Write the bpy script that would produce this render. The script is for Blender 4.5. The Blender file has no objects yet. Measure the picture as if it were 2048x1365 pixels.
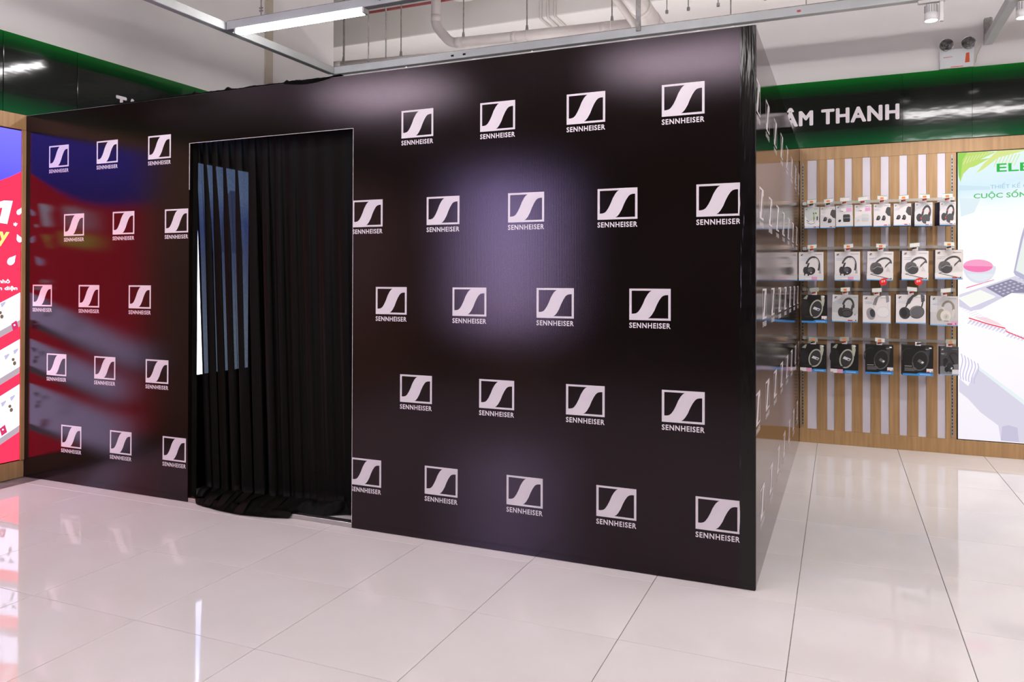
import bpy, bmesh, math, random
from mathutils import Vector, Matrix
random.seed(7)
SC = bpy.context.scene
COL = SC.collection
# ------------------------------------------------------------------ camera, world, exposure
CAM = Vector((0.3643, -3.5018, 1.35))
cam = bpy.data.cameras.new('camera'); camo = bpy.data.objects.new('camera', cam); COL.objects.link(camo)
_yaw, _pit, _rol = 0.4106, 0.0068, 0.0027
_r = Vector((math.cos(_yaw), math.sin(_yaw), 0)); _f = Vector((-math.sin(_yaw), math.cos(_yaw), 0)); _u = Vector((0, 0, 1))
_f2 = _f*math.cos(_pit)+_u*math.sin(_pit); _u2 = _u*math.cos(_pit)-_f*math.sin(_pit)
_r3 = _r*math.cos(_rol)+_u2*math.sin(_rol); _u3 = _u2*math.cos(_rol)-_r*math.sin(_rol)
camo.matrix_world = Matrix(((_r3.x, _u3.x, -_f2.x, CAM.x), (_r3.y, _u3.y, -_f2.y, CAM.y), (_r3.z, _u3.z, -_f2.z, CAM.z), (0, 0, 0, 1)))
cam.sensor_width = 36; cam.lens = 1536.57/2048*36; cam.shift_y = -(682.5-551.87)/2048; cam.clip_start = 0.05
SC.camera = camo
w = bpy.data.worlds.new('world'); SC.world = w; w.use_nodes = True
w.node_tree.nodes['Background'].inputs[0].default_value = (0.9, 0.92, 1, 1)
w.node_tree.nodes['Background'].inputs[1].default_value = 0.05
SC.view_settings.view_transform = 'Standard'; SC.view_settings.look = 'None'
SC.view_settings.gamma = 1; SC.view_settings.use_curve_mapping = False; SC.view_settings.exposure = 0.0
LED_POWER = 87.0          # radiance of the linear lamps
SPOT_POWER = 75.0
H = 2.48; L = 4.8056; D = 3.425; CEIL = 5.8; YR = 11.0
# ------------------------------------------------------------------ materials
def lin(c):
    return tuple(((v/255)/12.92 if v/255 <= .04045 else ((v/255+.055)/1.055)**2.4) for v in c)
MATS = {}
def pm(name, rgb, rough=.5, metal=0, spec=.5, ior=1.5):
    if name in MATS: return MATS[name]
    m = bpy.data.materials.new(name); m.use_nodes = True; b = m.node_tree.nodes['Principled BSDF']
    b.inputs['Base Color'].default_value = (*rgb, 1); b.inputs['Roughness'].default_value = rough
    b.inputs['Metallic'].default_value = metal; b.inputs['IOR'].default_value = ior; b.inputs['Specular IOR Level'].default_value = spec
    MATS[name] = m; return m
def flat(c, rough=.5):
    return pm('paint_%02x%02x%02x' % tuple(c), lin(c), rough)
def em(name, rgb, s=1.0):
    if name in MATS: return MATS[name]
    m = bpy.data.materials.new(name); m.use_nodes = True; nt = m.node_tree; nt.nodes.clear()
    e = nt.nodes.new('ShaderNodeEmission'); o = nt.nodes.new('ShaderNodeOutputMaterial'); nt.links.new(e.outputs[0], o.inputs[0])
    e.inputs[0].default_value = (*rgb, 1); e.inputs[1].default_value = s; MATS[name] = m; return m
def glow(c, s=1.0):
    return em('backlit_%02x%02x%02x_%d' % (*c, int(s*100)), lin(c), s)
def bump(m, kind, scale, strength, dist=.001, vec=None, detail=2):
    nt = m.node_tree; b = nt.nodes['Principled BSDF']
    tc = nt.nodes.new('ShaderNodeTexCoord'); mp = nt.nodes.new('ShaderNodeMapping'); nt.links.new(tc.outputs['Object'], mp.inputs[0])
    if vec: mp.inputs['Scale'].default_value = vec
    if kind == 'noise':
        t = nt.nodes.new('ShaderNodeTexNoise'); t.inputs['Scale'].default_value = scale; t.inputs['Detail'].default_value = detail; out = t.outputs[0]
    else:
        t = nt.nodes.new('ShaderNodeTexWave'); t.inputs['Scale'].default_value = scale; t.bands_direction = kind; out = t.outputs[1]
    nt.links.new(mp.outputs[0], t.inputs[0])
    bp = nt.nodes.new('ShaderNodeBump'); bp.inputs['Strength'].default_value = strength; bp.inputs['Distance'].default_value = dist
    nt.links.new(out, bp.inputs['Height'])
    old = b.inputs['Normal'].links
    if old: nt.links.new(old[0].from_socket, bp.inputs['Normal'])
    nt.links.new(bp.outputs[0], b.inputs['Normal']); return m
def vary(m, c1, c2, scale, vec=(1, 1, 1), detail=4, lo=.35, hi=.65):
    nt = m.node_tree; b = nt.nodes['Principled BSDF']
    tc = nt.nodes.new('ShaderNodeTexCoord'); mp = nt.nodes.new('ShaderNodeMapping'); mp.inputs['Scale'].default_value = vec
    t = nt.nodes.new('ShaderNodeTexNoise'); t.inputs['Scale'].default_value = scale; t.inputs['Detail'].default_value = detail
    r = nt.nodes.new('ShaderNodeValToRGB'); r.color_ramp.elements[0].position = lo; r.color_ramp.elements[1].position = hi
    r.color_ramp.elements[0].color = (*c1, 1); r.color_ramp.elements[1].color = (*c2, 1)
    nt.links.new(tc.outputs['Object'], mp.inputs[0]); nt.links.new(mp.outputs[0], t.inputs[0])
    nt.links.new(t.outputs[0], r.inputs[0]); nt.links.new(r.outputs[0], b.inputs['Base Color']); return m

M_wall = bump(vary(pm('white_plaster', (.78, .76, .75), .75), (.75, .725, .71), (.8, .78, .765), 1.2), 'noise', 60, .05)
M_ceil = vary(pm('ceiling_paint', (.6, .58, .56), .8), (.76, .74, .72), (.8, .78, .76), 1.0)
M_tile = vary(pm('porcelain_tile', (.76, .71, .695), .04, ior=1.42), (.735, .69, .67), (.775, .735, .72), 2.2)
bump(M_tile, 'noise', 7, .05, .004)
M_grout = vary(pm('grout', (.16, .14, .13), .8), (.11, .095, .09), (.22, .2, .19), 9)
M_wood = vary(pm('oak_laminate', (.4, .26, .13), .42), lin((166, 129, 86)), lin((184, 147, 102)), 3, (14, 14, .8))
M_white_strip = vary(pm('white_strip_laminate', (.72, .7, .74), .35), lin((214, 208, 220)), lin((222, 217, 228)), 3)
def print_mat(name, direction, ior, rough, k, tint):
    # printed corrugated plastic: black ink under a clear film
    m = bpy.data.materials.new(name); m.use_nodes = True; nt = m.node_tree; N = nt.nodes.new; lk = nt.links.new; nt.nodes.clear()
    tc = N('ShaderNodeTexCoord'); nz = N('ShaderNodeTexNoise'); nz.inputs['Scale'].default_value = 1.5; lk(tc.outputs['Object'], nz.inputs[0])
    r = N('ShaderNodeValToRGB'); r.color_ramp.elements[0].position = .35; r.color_ramp.elements[1].position = .65
    r.color_ramp.elements[0].color = (.0062, .004, .0032, 1); r.color_ramp.elements[1].color = (.0082, .0056, .005, 1); lk(nz.outputs[0], r.inputs[0])
    wv = N('ShaderNodeTexWave'); wv.bands_direction = direction; wv.inputs['Scale'].default_value = 69.8; lk(tc.outputs['Object'], wv.inputs[0])
    n2 = N('ShaderNodeTexNoise'); n2.inputs['Scale'].default_value = 2.2; lk(tc.outputs['Object'], n2.inputs[0])
    b1 = N('ShaderNodeBump'); b1.inputs['Strength'].default_value = .11*k; b1.inputs['Distance'].default_value = .0006; lk(wv.outputs[1], b1.inputs['Height'])
    b2 = N('ShaderNodeBump'); b2.inputs['Strength'].default_value = .04*k; b2.inputs['Distance'].default_value = .02; lk(n2.outputs[0], b2.inputs['Height']); lk(b1.outputs[0], b2.inputs['Normal'])
    df = N('ShaderNodeBsdfDiffuse'); lk(r.outputs[0], df.inputs[0]); gl = N('ShaderNodeBsdfGlossy'); gl.distribution = 'BECKMANN'
    gl.inputs['Roughness'].default_value = rough; gl.inputs['Color'].default_value = tint; lk(b2.outputs[0], gl.inputs['Normal'])
    fr = N('ShaderNodeFresnel'); fr.inputs[0].default_value = ior; mx = N('ShaderNodeMixShader'); o = N('ShaderNodeOutputMaterial')
    lk(fr.outputs[0], mx.inputs[0]); lk(df.outputs[0], mx.inputs[1]); lk(gl.outputs[0], mx.inputs[2]); lk(mx.outputs[0], o.inputs[0]); return m
M_print = print_mat('black_printed_plastic', 'X', 1.42, .175, .8, (1, .79, .97, 1))
M_print_side = print_mat('black_printed_plastic_lengthwise', 'Y', 1.75, .11, .2, (1, .96, .96, 1))
M_logo = vary(pm('white_print', (.8, .77, .8), .3), lin((214, 204, 211)), lin((220, 211, 217)), 4)
M_core = vary(pm('white_plastic_core', (.75, .73, .72), .5), lin((205, 200, 198)), lin((230, 226, 224)), 40)
M_black = vary(pm('matt_black', (.01, .009, .008), .7, spec=.12), (.008, .007, .006), (.013, .012, .01), 8)
M_tape = vary(pm('glossy_black_tape', (.006, .004, .004), .16, ior=1.42), (.004, .003, .003), (.007, .005, .005), 20)
bump(M_tape, 'noise', 30, .65, .012, (1, 1, .09), 3); bump(M_tape, 'X', 69.8, .08, .0006)
M_alu = vary(pm('brushed_aluminium', (.55, .55, .55), .35, 1), (.5, .5, .5), (.6, .6, .61), 30, (1, 30, 30))
M_steel = vary(pm('galvanised_steel', (.35, .34, .33), .45, .8), (.28, .27, .26), (.42, .41, .4), 25)
M_rail = vary(pm('white_painted_metal', (.62, .63, .63), .4), lin((196, 200, 200)), lin((206, 209, 209)), 5)
M_pipe = vary(pm('white_plastic_pipe', (.68, .65, .63), .4), lin((205, 198, 195)), lin((216, 210, 207)), 3)
M_red = vary(pm('red_painted_pipe', (.45, .05, .06), .4), lin((190, 92, 96)), lin((202, 104, 106)), 6)
M_lamp = vary(pm('white_lamp_plastic', (.75, .74, .73), .35), lin((218, 216, 214)), lin((226, 224, 222)), 6)
M_led = em('linear_lamp_diffuser', (1.0, .955, .96), LED_POWER)
M_spotface = em('spot_lamp_face', (1.0, .95, .93), 9.0)
M_dark = vary(pm('dark_display_paint', (.03, .028, .027), .5), (.022, .02, .02), (.04, .037, .036), 2)
M_chrome = vary(pm('lamp_reflector', (.75, .75, .74), .25, .85), (.3, .3, .3), (.95, .95, .94), 45)  # dark and bright mottling in the colour imitates reflections in chrome
M_glass = pm('clear_acrylic', (.62, .6, .56), .18, 0, .5, 1.45)
_b = M_glass.node_tree.nodes['Principled BSDF']; _b.inputs['Alpha'].default_value = .55
bump(M_glass, 'noise', 30, .1)

def sign_mat():
    m = pm('green_edged_black_sign', (0, 0, 0), .08, ior=1.35); nt = m.node_tree; b = nt.nodes['Principled BSDF']
    tc = nt.nodes.new('ShaderNodeTexCoord'); sp = nt.nodes.new('ShaderNodeSeparateXYZ'); nt.links.new(tc.outputs['Object'], sp.inputs[0])
    mr = nt.nodes.new('ShaderNodeMapRange'); mr.inputs[1].default_value = 2.48; mr.inputs[2].default_value = 3.03
    nt.links.new(sp.outputs[2], mr.inputs[0])
    r = nt.nodes.new('ShaderNodeValToRGB'); e = r.color_ramp.elements
    e[0].position = 0; e[0].color = (0, .085, .022, 1); e[1].position = 1; e[1].color = (0, .145, .012, 1)
    for p_, c in ((.1, (0, .055, .015, 1)), (.27, (.002, .005, .003, 1)), (.75, (.002, .004, .002, 1)), (.89, (0, .06, .008, 1))):
        q = e.new(p_); q.color = c
    nt.links.new(mr.outputs[0], r.inputs[0]); nt.links.new(r.outputs[0], b.inputs['Base Color'])
    return bump(m, 'noise', 5, .06, .01, (1, 1, 2.5))
M_sign = sign_mat()

def curtain_mat():
    m = bpy.data.materials.new('black_curtain_cloth'); m.use_nodes = True; nt = m.node_tree; b = nt.nodes['Principled BSDF']
    b.inputs['Base Color'].default_value = (.0042, .0037, .0028, 1); b.inputs['Roughness'].default_value = .45; b.inputs['Specular IOR Level'].default_value = .06
    b.inputs['Sheen Weight'].default_value = .0; b.inputs['Sheen Roughness'].default_value = .4
    tc = nt.nodes.new('ShaderNodeTexCoord'); t = nt.nodes.new('ShaderNodeTexNoise'); t.inputs['Scale'].default_value = 260
    nt.links.new(tc.outputs['Object'], t.inputs[0])
    r = nt.nodes.new('ShaderNodeValToRGB'); r.color_ramp.elements[0].position = .3; r.color_ramp.elements[1].position = .7
    r.color_ramp.elements[0].color = (.0085, .0105, .014, 1); r.color_ramp.elements[1].color = (.021, .025, .034, 1)
    nt.links.new(t.outputs[0], r.inputs[0])
    tr = nt.nodes.new('ShaderNodeBsdfTransparent'); nt.links.new(r.outputs[0], tr.inputs[0])
    ad = nt.nodes.new('ShaderNodeAddShader'); out = nt.nodes['Material Output']
    nt.links.new(b.outputs[0], ad.inputs[0]); nt.links.new(tr.outputs[0], ad.inputs[1]); nt.links.new(ad.outputs[0], out.inputs[0])
    return m
M_curtain = curtain_mat()

def poster_mat(name, stops, axis=2, lo=.12, hi=2.37, s=1.0):
    m = bpy.data.materials.new(name); m.use_nodes = True; nt = m.node_tree; nt.nodes.clear()
    tc = nt.nodes.new('ShaderNodeTexCoord'); sp = nt.nodes.new('ShaderNodeSeparateXYZ'); nt.links.new(tc.outputs['Object'], sp.inputs[0])
    mr = nt.nodes.new('ShaderNodeMapRange'); mr.inputs[1].default_value = lo; mr.inputs[2].default_value = hi; nt.links.new(sp.outputs[axis], mr.inputs[0])
    r = nt.nodes.new('ShaderNodeValToRGB'); e = r.color_ramp.elements
    e[0].position = stops[0][0]; e[0].color = (*stops[0][1], 1); e[1].position = stops[-1][0]; e[1].color = (*stops[-1][1], 1)
    for p_, c in stops[1:-1]:
        q = e.new(p_); q.color = (*c, 1)
    n = nt.nodes.new('ShaderNodeTexNoise'); n.inputs['Scale'].default_value = 3.0; nt.links.new(tc.outputs['Object'], n.inputs[0])
    mx = nt.nodes.new('ShaderNodeMath'); mx.operation = 'MULTIPLY_ADD'; mx.inputs[1].default_value = .12; mx.inputs[2].default_value = -.06
    nt.links.new(n.outputs[0], mx.inputs[0]); ad = nt.nodes.new('ShaderNodeMath'); nt.links.new(mx.outputs[0], ad.inputs[0]); nt.links.new(mr.outputs[0], ad.inputs[1])
    nt.links.new(ad.outputs[0], r.inputs[0])
    em_ = nt.nodes.new('ShaderNodeEmission'); em_.inputs[1].default_value = s; nt.links.new(r.outputs[0], em_.inputs[0])
    o = nt.nodes.new('ShaderNodeOutputMaterial'); nt.links.new(em_.outputs[0], o.inputs[0]); return m
# ------------------------------------------------------------------ mesh helpers
class MB:
    def __init__(s): s.v = []; s.f = []; s.m = []; s.mats = []
    def mi(s, mat):
        if mat is None: return 0
        if mat not in s.mats: s.mats.append(mat)
        return s.mats.index(mat)
    def add(s, vs, fs, mat=None):
        o = len(s.v); s.v += [tuple(v) for v in vs]; k = s.mi(mat)
        for f in fs: s.f.append(tuple(i+o for i in f)); s.m.append(k)
        return s
    def box(s, a, b, mat=None):
        x0, y0, z0 = a; x1, y1, z1 = b
        return s.add([(x0, y0, z0), (x1, y0, z0), (x1, y1, z0), (x0, y1, z0), (x0, y0, z1), (x1, y0, z1), (x1, y1, z1), (x0, y1, z1)],
                     [(0, 3, 2, 1), (4, 5, 6, 7), (0, 1, 5, 4), (1, 2, 6, 5), (2, 3, 7, 6), (3, 0, 4, 7)], mat)
    def cbox(s, a, b, c=.002, mat=None):
        # chamfered box: chamfer on all edges round z and on the top / bottom rims
        x0, y0, z0 = a; x1, y1, z1 = b
        def ring(i, z): return [(x0+i+c, y0+i, z), (x1-i-c, y0+i, z), (x1-i, y0+i+c, z), (x1-i, y1-i-c, z), (x1-i-c, y1-i, z), (x0+i+c, y1-i, z), (x0+i, y1-i-c, z), (x0+i, y0+i+c, z)]
        rs = [ring(c, z0), ring(0, z0+c), ring(0, z1-c), ring(c, z1)]
        v = [p for r in rs for p in r]; f = [tuple(range(7, -1, -1)), tuple(range(24, 32))]
        for k in range(3):
            for i in range(8): f.append((k*8+i, k*8+(i+1) % 8, (k+1)*8+(i+1) % 8, (k+1)*8+i))
        return s.add(v, f, mat)
    def tube(s, pts, r, n=12, mat=None, caps=True):
        pts = [Vector(p) for p in pts]; rr = r if isinstance(r, (list, tuple)) else [r]*len(pts); v = []; f = []
        ref = None
        for i, p in enumerate(pts):
            t = ((pts[i+1]-p).normalized() if i < len(pts)-1 else Vector((0, 0, 0))) + ((p-pts[i-1]).normalized() if i else Vector((0, 0, 0)))
            t.normalize()
            if ref is None: ref = Vector((0, 0, 1)) if abs(t.z) < .9 else Vector((1, 0, 0))
            a = t.cross(ref).normalized(); bb = a.cross(t).normalized(); ref = bb
            v += [p+(a*math.cos(2*math.pi*k/n)+bb*math.sin(2*math.pi*k/n))*rr[i] for k in range(n)]
        for i in range(len(pts)-1):
            for k in range(n): f.append((i*n+k, i*n+(k+1) % n, (i+1)*n+(k+1) % n, (i+1)*n+k))
        if caps: f.append(tuple(range(n-1, -1, -1))); f.append(tuple((len(pts)-1)*n+k for k in range(n)))
        return s.add(v, f, mat)
    def poly(s, pts, depth, axis, mat=None):
        # a flat shape standing at its own plane, with real thickness; pts in (u, v); axis 'y': u=x v=z ; axis 'x': u=y v=z
        n = len(pts); base, th = depth
        if axis == 'y': P = lambda u, v, d: (u, d, v)
        else: P = lambda u, v, d: (d, u, v)
        v = [P(a, b, base) for a, b in pts]+[P(a, b, base+th) for a, b in pts]
        f = [tuple(range(n)), tuple(range(2*n-1, n-1, -1))]+[(i, i+n, (i+1) % n+n, (i+1) % n) for i in range(n)]
        return s.add(v, f, mat)
    def build(s, name, mat=None, parent=None, smooth=False, recalc=True):
        me = bpy.data.meshes.new(name); me.from_pydata(s.v, [], s.f)
        for m in (s.mats or [mat]):
            if m: me.materials.append(m)
        if s.mats: me.polygons.foreach_set('material_index', s.m)
        if recalc:
            bm = bmesh.new(); bm.from_mesh(me); bmesh.ops.recalc_face_normals(bm, faces=bm.faces); bm.to_mesh(me); bm.free()
        if smooth: me.polygons.foreach_set('use_smooth', [True]*len(me.polygons))
        return link(name, me, parent)
def link(name, data, parent=None):
    o = bpy.data.objects.new(name, data); COL.objects.link(o); o.parent = parent; return o
def tag(o, label=None, cat=None, group=None, kind=None):
    if label: o['label'] = label
    if cat: o['category'] = cat
    if group: o['group'] = group
    if kind: o['kind'] = kind
    return o
def thing(name, label, cat, loc=(0, 0, 0), group=None):
    o = link(name, None); o.location = loc; o.empty_display_size = .1; return tag(o, label, cat, group)
def struct(o): o['kind'] = 'structure'; return o
def ell(cx, cy, rx, ry, n=20, rot=0, a0=0, a1=2*math.pi):
    out = []; full = abs(a1-a0-2*math.pi) < 1e-6
    for k in range(n if full else n+1):
        a = a0+(a1-a0)*k/n; x, y = rx*math.cos(a), ry*math.sin(a)
        out.append((cx+x*math.cos(rot)-y*math.sin(rot), cy+x*math.sin(rot)+y*math.cos(rot)))
    return out
def arcband(cx, cy, rx, ry, tx, ty, a0, a1, rot=0, n=14):
    return ell(cx, cy, rx, ry, n, rot, a0, a1)+ell(cx, cy, rx-tx, ry-ty, n, rot, a0, a1)[::-1]
def curve2d(splines):
    c = bpy.data.curves.new('outline', 'CURVE'); c.dimensions = '2D'; c.fill_mode = 'BOTH'
    for pts in splines:
        sp = c.splines.new('POLY'); sp.points.add(len(pts)-1); sp.use_cyclic_u = True
        for p_, q in zip(sp.points, pts): p_.co = (q[0], q[1], 0, 1)
    return c
def data_mesh(curve):
    o = bpy.data.objects.new('tmp', curve); COL.objects.link(o)
    dg = bpy.context.evaluated_depsgraph_get(); me = bpy.data.meshes.new_from_object(o.evaluated_get(dg))
    bpy.data.objects.remove(o); bpy.data.curves.remove(curve); return me
def text_verts(body, bold=0.0, space=1.0):
    c = bpy.data.curves.new('lettering', 'FONT'); c.body = body; c.size = 1; c.offset = bold; c.space_character = space; c.resolution_u = 3
    c.fill_mode = 'FRONT'; me = data_mesh(c); vs = [v.co.copy() for v in me.vertices]; fs = [tuple(p.vertices) for p in me.polygons]
    bpy.data.meshes.remove(me); return vs, fs
def text_part(name, body, u0, u1, v0, v1, plane, axis, mat, parent, bold=0., cap=None, shear=0., fat=0., space=1.):
    """lettering fitted to u0..u1 wide; capitals from v0 to v1; plane = coordinate of the sheet it is printed on"""
    vs, fs = text_verts(body, bold, space)
    if fat:   # heavier strokes: the same glyphs laid again with small shifts
        n0 = len(vs); base = list(vs); bf = list(fs)
        for k in range(1, 9):
            a = k*math.pi/4; vs = vs+[Vector((v.x+fat*math.cos(a), v.y+fat*.7*math.sin(a), k*.0003)) for v in base]; fs = fs+[tuple(i+n0*k for i in f) for f in bf]
    x0 = min(v.x for v in vs); x1 = max(v.x for v in vs)
    ch = cap if cap else .729
    s = (u1-u0)/(x1-x0); t = (v1-v0)/ch
    mb = MB(); pts = [(u0+(v.x-x0)*s+shear*v.y*t, v0+v.y*t, v.z) for v in vs]
    mb.add([(a, plane-c, b) if axis == 'y' else (plane+c, a, b) for a, b, c in pts], fs, mat)
    return mb.build(name, mat, parent, recalc=False)
# ------------------------------------------------------------------ the setting
XR, YF = 7.0, -9.0
ang = 0.0078; T0 = Vector((-2.8218, -1.2976, 0)); ca, sa = math.cos(ang), math.sin(ang)
fl = struct(MB().box((-9, YF-.1, -.05), (XR+.1, YR+.1, -.003)).build('floor', M_grout))
def tile_verts(g=.0014):
    mb = MB(); mb.cbox((g, g, -.0095), (.6-g, .6-g, 0), .0012); return mb
tmesh = None; rest = MB(); nt_ = 0
def tile_xy(i, j): return T0.x+.6*(i*ca-j*sa), T0.y+.6*(i*sa+j*ca)
for i in range(-11, 17):
    for j in range(-13, 21):
        x, y = tile_xy(i, j)
        if y > YR-.3 or y < YF-.5 or (x < -5.2 and y < 3.4): continue
        hidden = (-4.8 < x < -.62 and y > .25 and y+.6 < D)
        if -4 <= i <= 8 and -3 <= j <= 7 and not hidden and not (i > 6 and j < 0) and x < 2.4 and -2.9 < y < D:
            if tmesh is None:
                o = tile_verts().build('tile', M_tile, fl); tmesh = o.data
            else: o = link('tile', tmesh, fl)
            o.location = (x, y, 0); o.rotation_euler.z = ang; nt_ += 1
        else:
            q = tile_verts(); rest.add([(x+a*ca-b*sa, y+a*sa+b*ca, c) for a, b, c in q.v], q.f)
r_ = rest.build('tile', M_tile, fl); r_['kind'] = 'stuff'
struct(MB().box((-9, YF-.1, CEIL), (XR+.1, YR+.1, CEIL+.1)).build('ceiling', M_ceil))
wl = struct(MB().box((-4.95, YF, -.05), (-4.85, 3.5, CEIL)).build('wall_left', M_wall))
wb = struct(MB().box((-4.85, D+.03, -.05), (XR, D+.1, 3.7)).build('wall_back', M_wall))
struct(MB().box((-9, YR, -.05), (XR+.1, YR+.1, CEIL)).build('wall_rear', M_wall))
struct(MB().box((-9, 3.5, -.05), (-8.9, YR, CEIL)).build('wall_rear_left', M_wall))
struct(MB().box((XR, YF, -.05), (XR+.1, YR, CEIL)).build('wall_right', M_wall))
wf = struct(MB().box((-4.85, YF-.1, -.05), (XR, YF, CEIL)).build('wall_front', M_wall))
MB().box((-4.85, YF, 0), (XR, YF+.05, 4.55)).build('dark_display_wall', M_dark, wf)
M_beam = vary(pm('beam_paint', (.36, .345, .32), .7), (.72, .695, .66), (.75, .725, .69), 1.5)  # beam face, kept duller than its underside in place of shade
M_soffit = vary(pm('beam_paint_brightened', (.86, .83, .82), .7), (.89, .87, .86), (.92, .9, .89), 1.5)  # underside of the same beam, colour made paler to stand for light from below
bm_ = struct(MB().box((-8.9, 6.0, 4.87), (XR, 8.6, CEIL)).build('trim_1', M_beam)); bm_['label'] = 'ceiling beam beyond the back partition'
MB().box((-8.9, 6.002, 4.855), (XR, 8.6, 4.87)).build('brightened_underside', M_soffit, bm_)  # added sheet that carries the brightened underside colour
MB().box((-4.85, 2.4, 2.6), (-4.83, 2.5, CEIL)).build('cable_trunking', vary(pm('cream_trunking', (.55, .5, .42), .5), lin((178, 168, 152)), lin((186, 176, 160)), 5), wl)
MB().box((-4.85, YF+.06, .116), (-4.83, -1.035, 2.375)).build('wooden_display_panel', M_wood, wl)
# wooden plinths and fascias on both walls
struct(MB().cbox((.0, D-.001, 0), (XR, D+.03, .115), .002).build('baseboard_back', M_wood))
struct(MB().cbox((-4.849, YF+.06, 0), (-L, -.001, .115), .002).build('baseboard_left', M_wood))
struct(MB().cbox((.0, D, 2.372), (XR, D+.029, 2.478), .002).build('trim_3', M_wood))
struct(MB().cbox((-4.849, YF+.06, 2.376), (-L, D-.02, 2.48), .002).build('trim_4', M_wood))
# ------------------------------------------------------------------ green signs
sg = thing('shop_sign', 'long black shop sign with green edges and white letters on back wall', 'sign', (0, D, 2.48))
for a, b in ((-.6, .7795), (.7805, 1.2635), (1.2645, 3.2), (3.201, 6.9)):
    MB().cbox((a, D-.012, 2.48), (b, D+.029, 3.03), .0006).build('sign_panel', M_sign, sg).matrix_parent_inverse = sg.matrix_basis.inverted()
def keep(o):
    if o.parent.parent: m = o.parent.parent.matrix_basis @ o.parent.matrix_parent_inverse @ o.parent.matrix_basis
    else: m = o.parent.matrix_basis.copy()
    o.matrix_parent_inverse = m.inverted(); return o
lt = text_part('lettering', 'ÂM THANH', -.13, .756, 2.669, 2.794, D-.0128, 'y', flat((226, 218, 224), .3), sg, bold=.0, fat=.044, space=1.12); keep(lt)
for ch in sg.children: keep(ch)
sl = thing('shop_sign', 'long black shop sign with green edges on left wall above red light box', 'sign', (-L, 0, 2.48))
for a, b in ((YF+.06, -4.8), (-4.796, -1.2), (-1.196, -.16), (-.156, .38), (.384, D-.02)):
    MB().cbox((-4.849, a, 2.482), (-L-.001, b, 3.02), .0015).build('sign_panel', M_sign, sl)
text_part('lettering', 'TA', .705, .91, 2.657, 2.782, -L, 'x', flat((226, 218, 224), .3), sl, bold=.0, fat=.044, space=1.12)
for ch in sl.children: keep(ch)
# ------------------------------------------------------------------ the booth
booth = thing('exhibition_booth', 'large black exhibition booth of glossy boards printed all over with white logos', 'booth', (0, 0, 0))
T = .03
DX0, DX1, DZ = -3.306, -2.109, 2.184
def panel(name, a, b, mat):
    o = MB().cbox(a, b, .001).build(name, mat, booth); return o
p_left = p_right = MB().poly([(-L+.001, .002), (DX0, .002), (DX0, DZ), (DX1, DZ), (DX1, .002), (-.0005, .002), (-.0005, H-.004), (-L+.001, H-.004)], (0, T), 'y').build('front_panel', M_print, booth)
MB().box((-L+.012, D-.02, .002), (-T, D-.0135, H-.01)).build('inner_lining', M_black, booth)
MB().box((-L+.004, T+.002, .002), (-L+.01, 1.165, H-.03)).build('inner_lining', M_black, booth)
MB().box((-L+.004, 2.155, .002), (-L+.01, D-.022, H-.03)).build('inner_lining', M_black, booth)
MB().box((-L+.012, T+.001, H-.02), (-T-.001, D-.022, H-.012)).build('roof_cloth', M_black, booth)
p_side = panel('side_panel', (-T, T+.0005, 0.002), (0, D-.015, H-.004), M_print_side)
# white emblem + lettering as one flat print
EW, EH = .193, .146
cut = [(.058, .065), (.545, .065), (.5, .1), (.451, .173), (.388, .312), (.336, .476), (.279, .623), (.222, .732), (.176, .78), (.118, .80), (.058, .803)]
def emblem_splines(wd, hg):
    A = [((x-.5)*wd, (.5-y)*hg) for x, y in cut]; B = [(-x, -y) for x, y in A]
    return [[(-wd/2, -hg/2), (wd/2, -hg/2), (wd/2, hg/2), (-wd/2, hg/2)], A, B]
_em = data_mesh(curve2d(emblem_splines(1, 1)))
EMB_V = [v.co.copy() for v in _em.vertices]; EMB_F = [tuple(p.vertices) for p in _em.polygons]
LET_V, LET_F = text_verts('SENNHEISER', .026, 1.14)
_lx0 = min(v.x for v in LET_V); _lx1 = max(v.x for v in LET_V)
LET_V = [Vector(((v.x-_lx0)/(_lx1-_lx0)-.5, v.y/.729, 0)) for v in LET_V]     # width 1, cap height 1
def logo_mesh(axis):
    mb = MB()
    P = (lambda u, v: (u, 0, v)) if axis == 'y' else (lambda u, v: (0, u, v))
    mb.add([P(v.x*EW, v.y*EH) for v in EMB_V], EMB_F)
    mb.add([P(v.x*EW, -EH/2-.036+v.y*.0245) for v in LET_V], LET_F)
    return mb
logo_y = logo_mesh('y').build('logo', M_logo, None, recalc=False); ly = logo_y.data; bpy.data.objects.remove(logo_y)
logo_x = logo_mesh('x').build('logo', M_logo, None, recalc=False); lx = logo_x.data; bpy.data.objects.remove(logo_x)
def put_logo(x, z, parent, clip=None):
    me = ly
    if clip is not None:
        me = ly.copy(); bm = bmesh.new(); bm.from_mesh(me)
        bmesh.ops.bisect_plane(bm, geom=bm.verts[:]+bm.edges[:]+bm.faces[:], plane_co=(clip-x, 0, 0), plane_no=(1, 0, 0), clear_inner=True)
        bm.to_mesh(me); bm.free()
    o = link('logo', me, parent); o.location = (x, -.0006, z)
ROWS = [2.178, 1.714, 1.243, .781, .312]
RX = [[-1.706, -1.242, -.778, -.316], [-2.015, -1.551, -1.086, -.622, -.159], [-1.863, -1.397, -.932, -.467], [-1.709, -1.243, -.778, -.314], [-2.018, -1.557, -1.09, -.625, -.161]]
LX = [[-4.473, -4.015, -3.555], [-4.322, -3.864, -3.409], [-4.629, -4.176, -3.717], [-4.483, -4.025, -3.565], [-4.335, -3.877, -3.417]]
for z, a, b in zip(ROWS, RX, LX):
    for x in a: put_logo(x, z, p_right, DX1+.001 if x < -2 else None)
    for x in b: put_logo(x, z, p_left)
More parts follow.
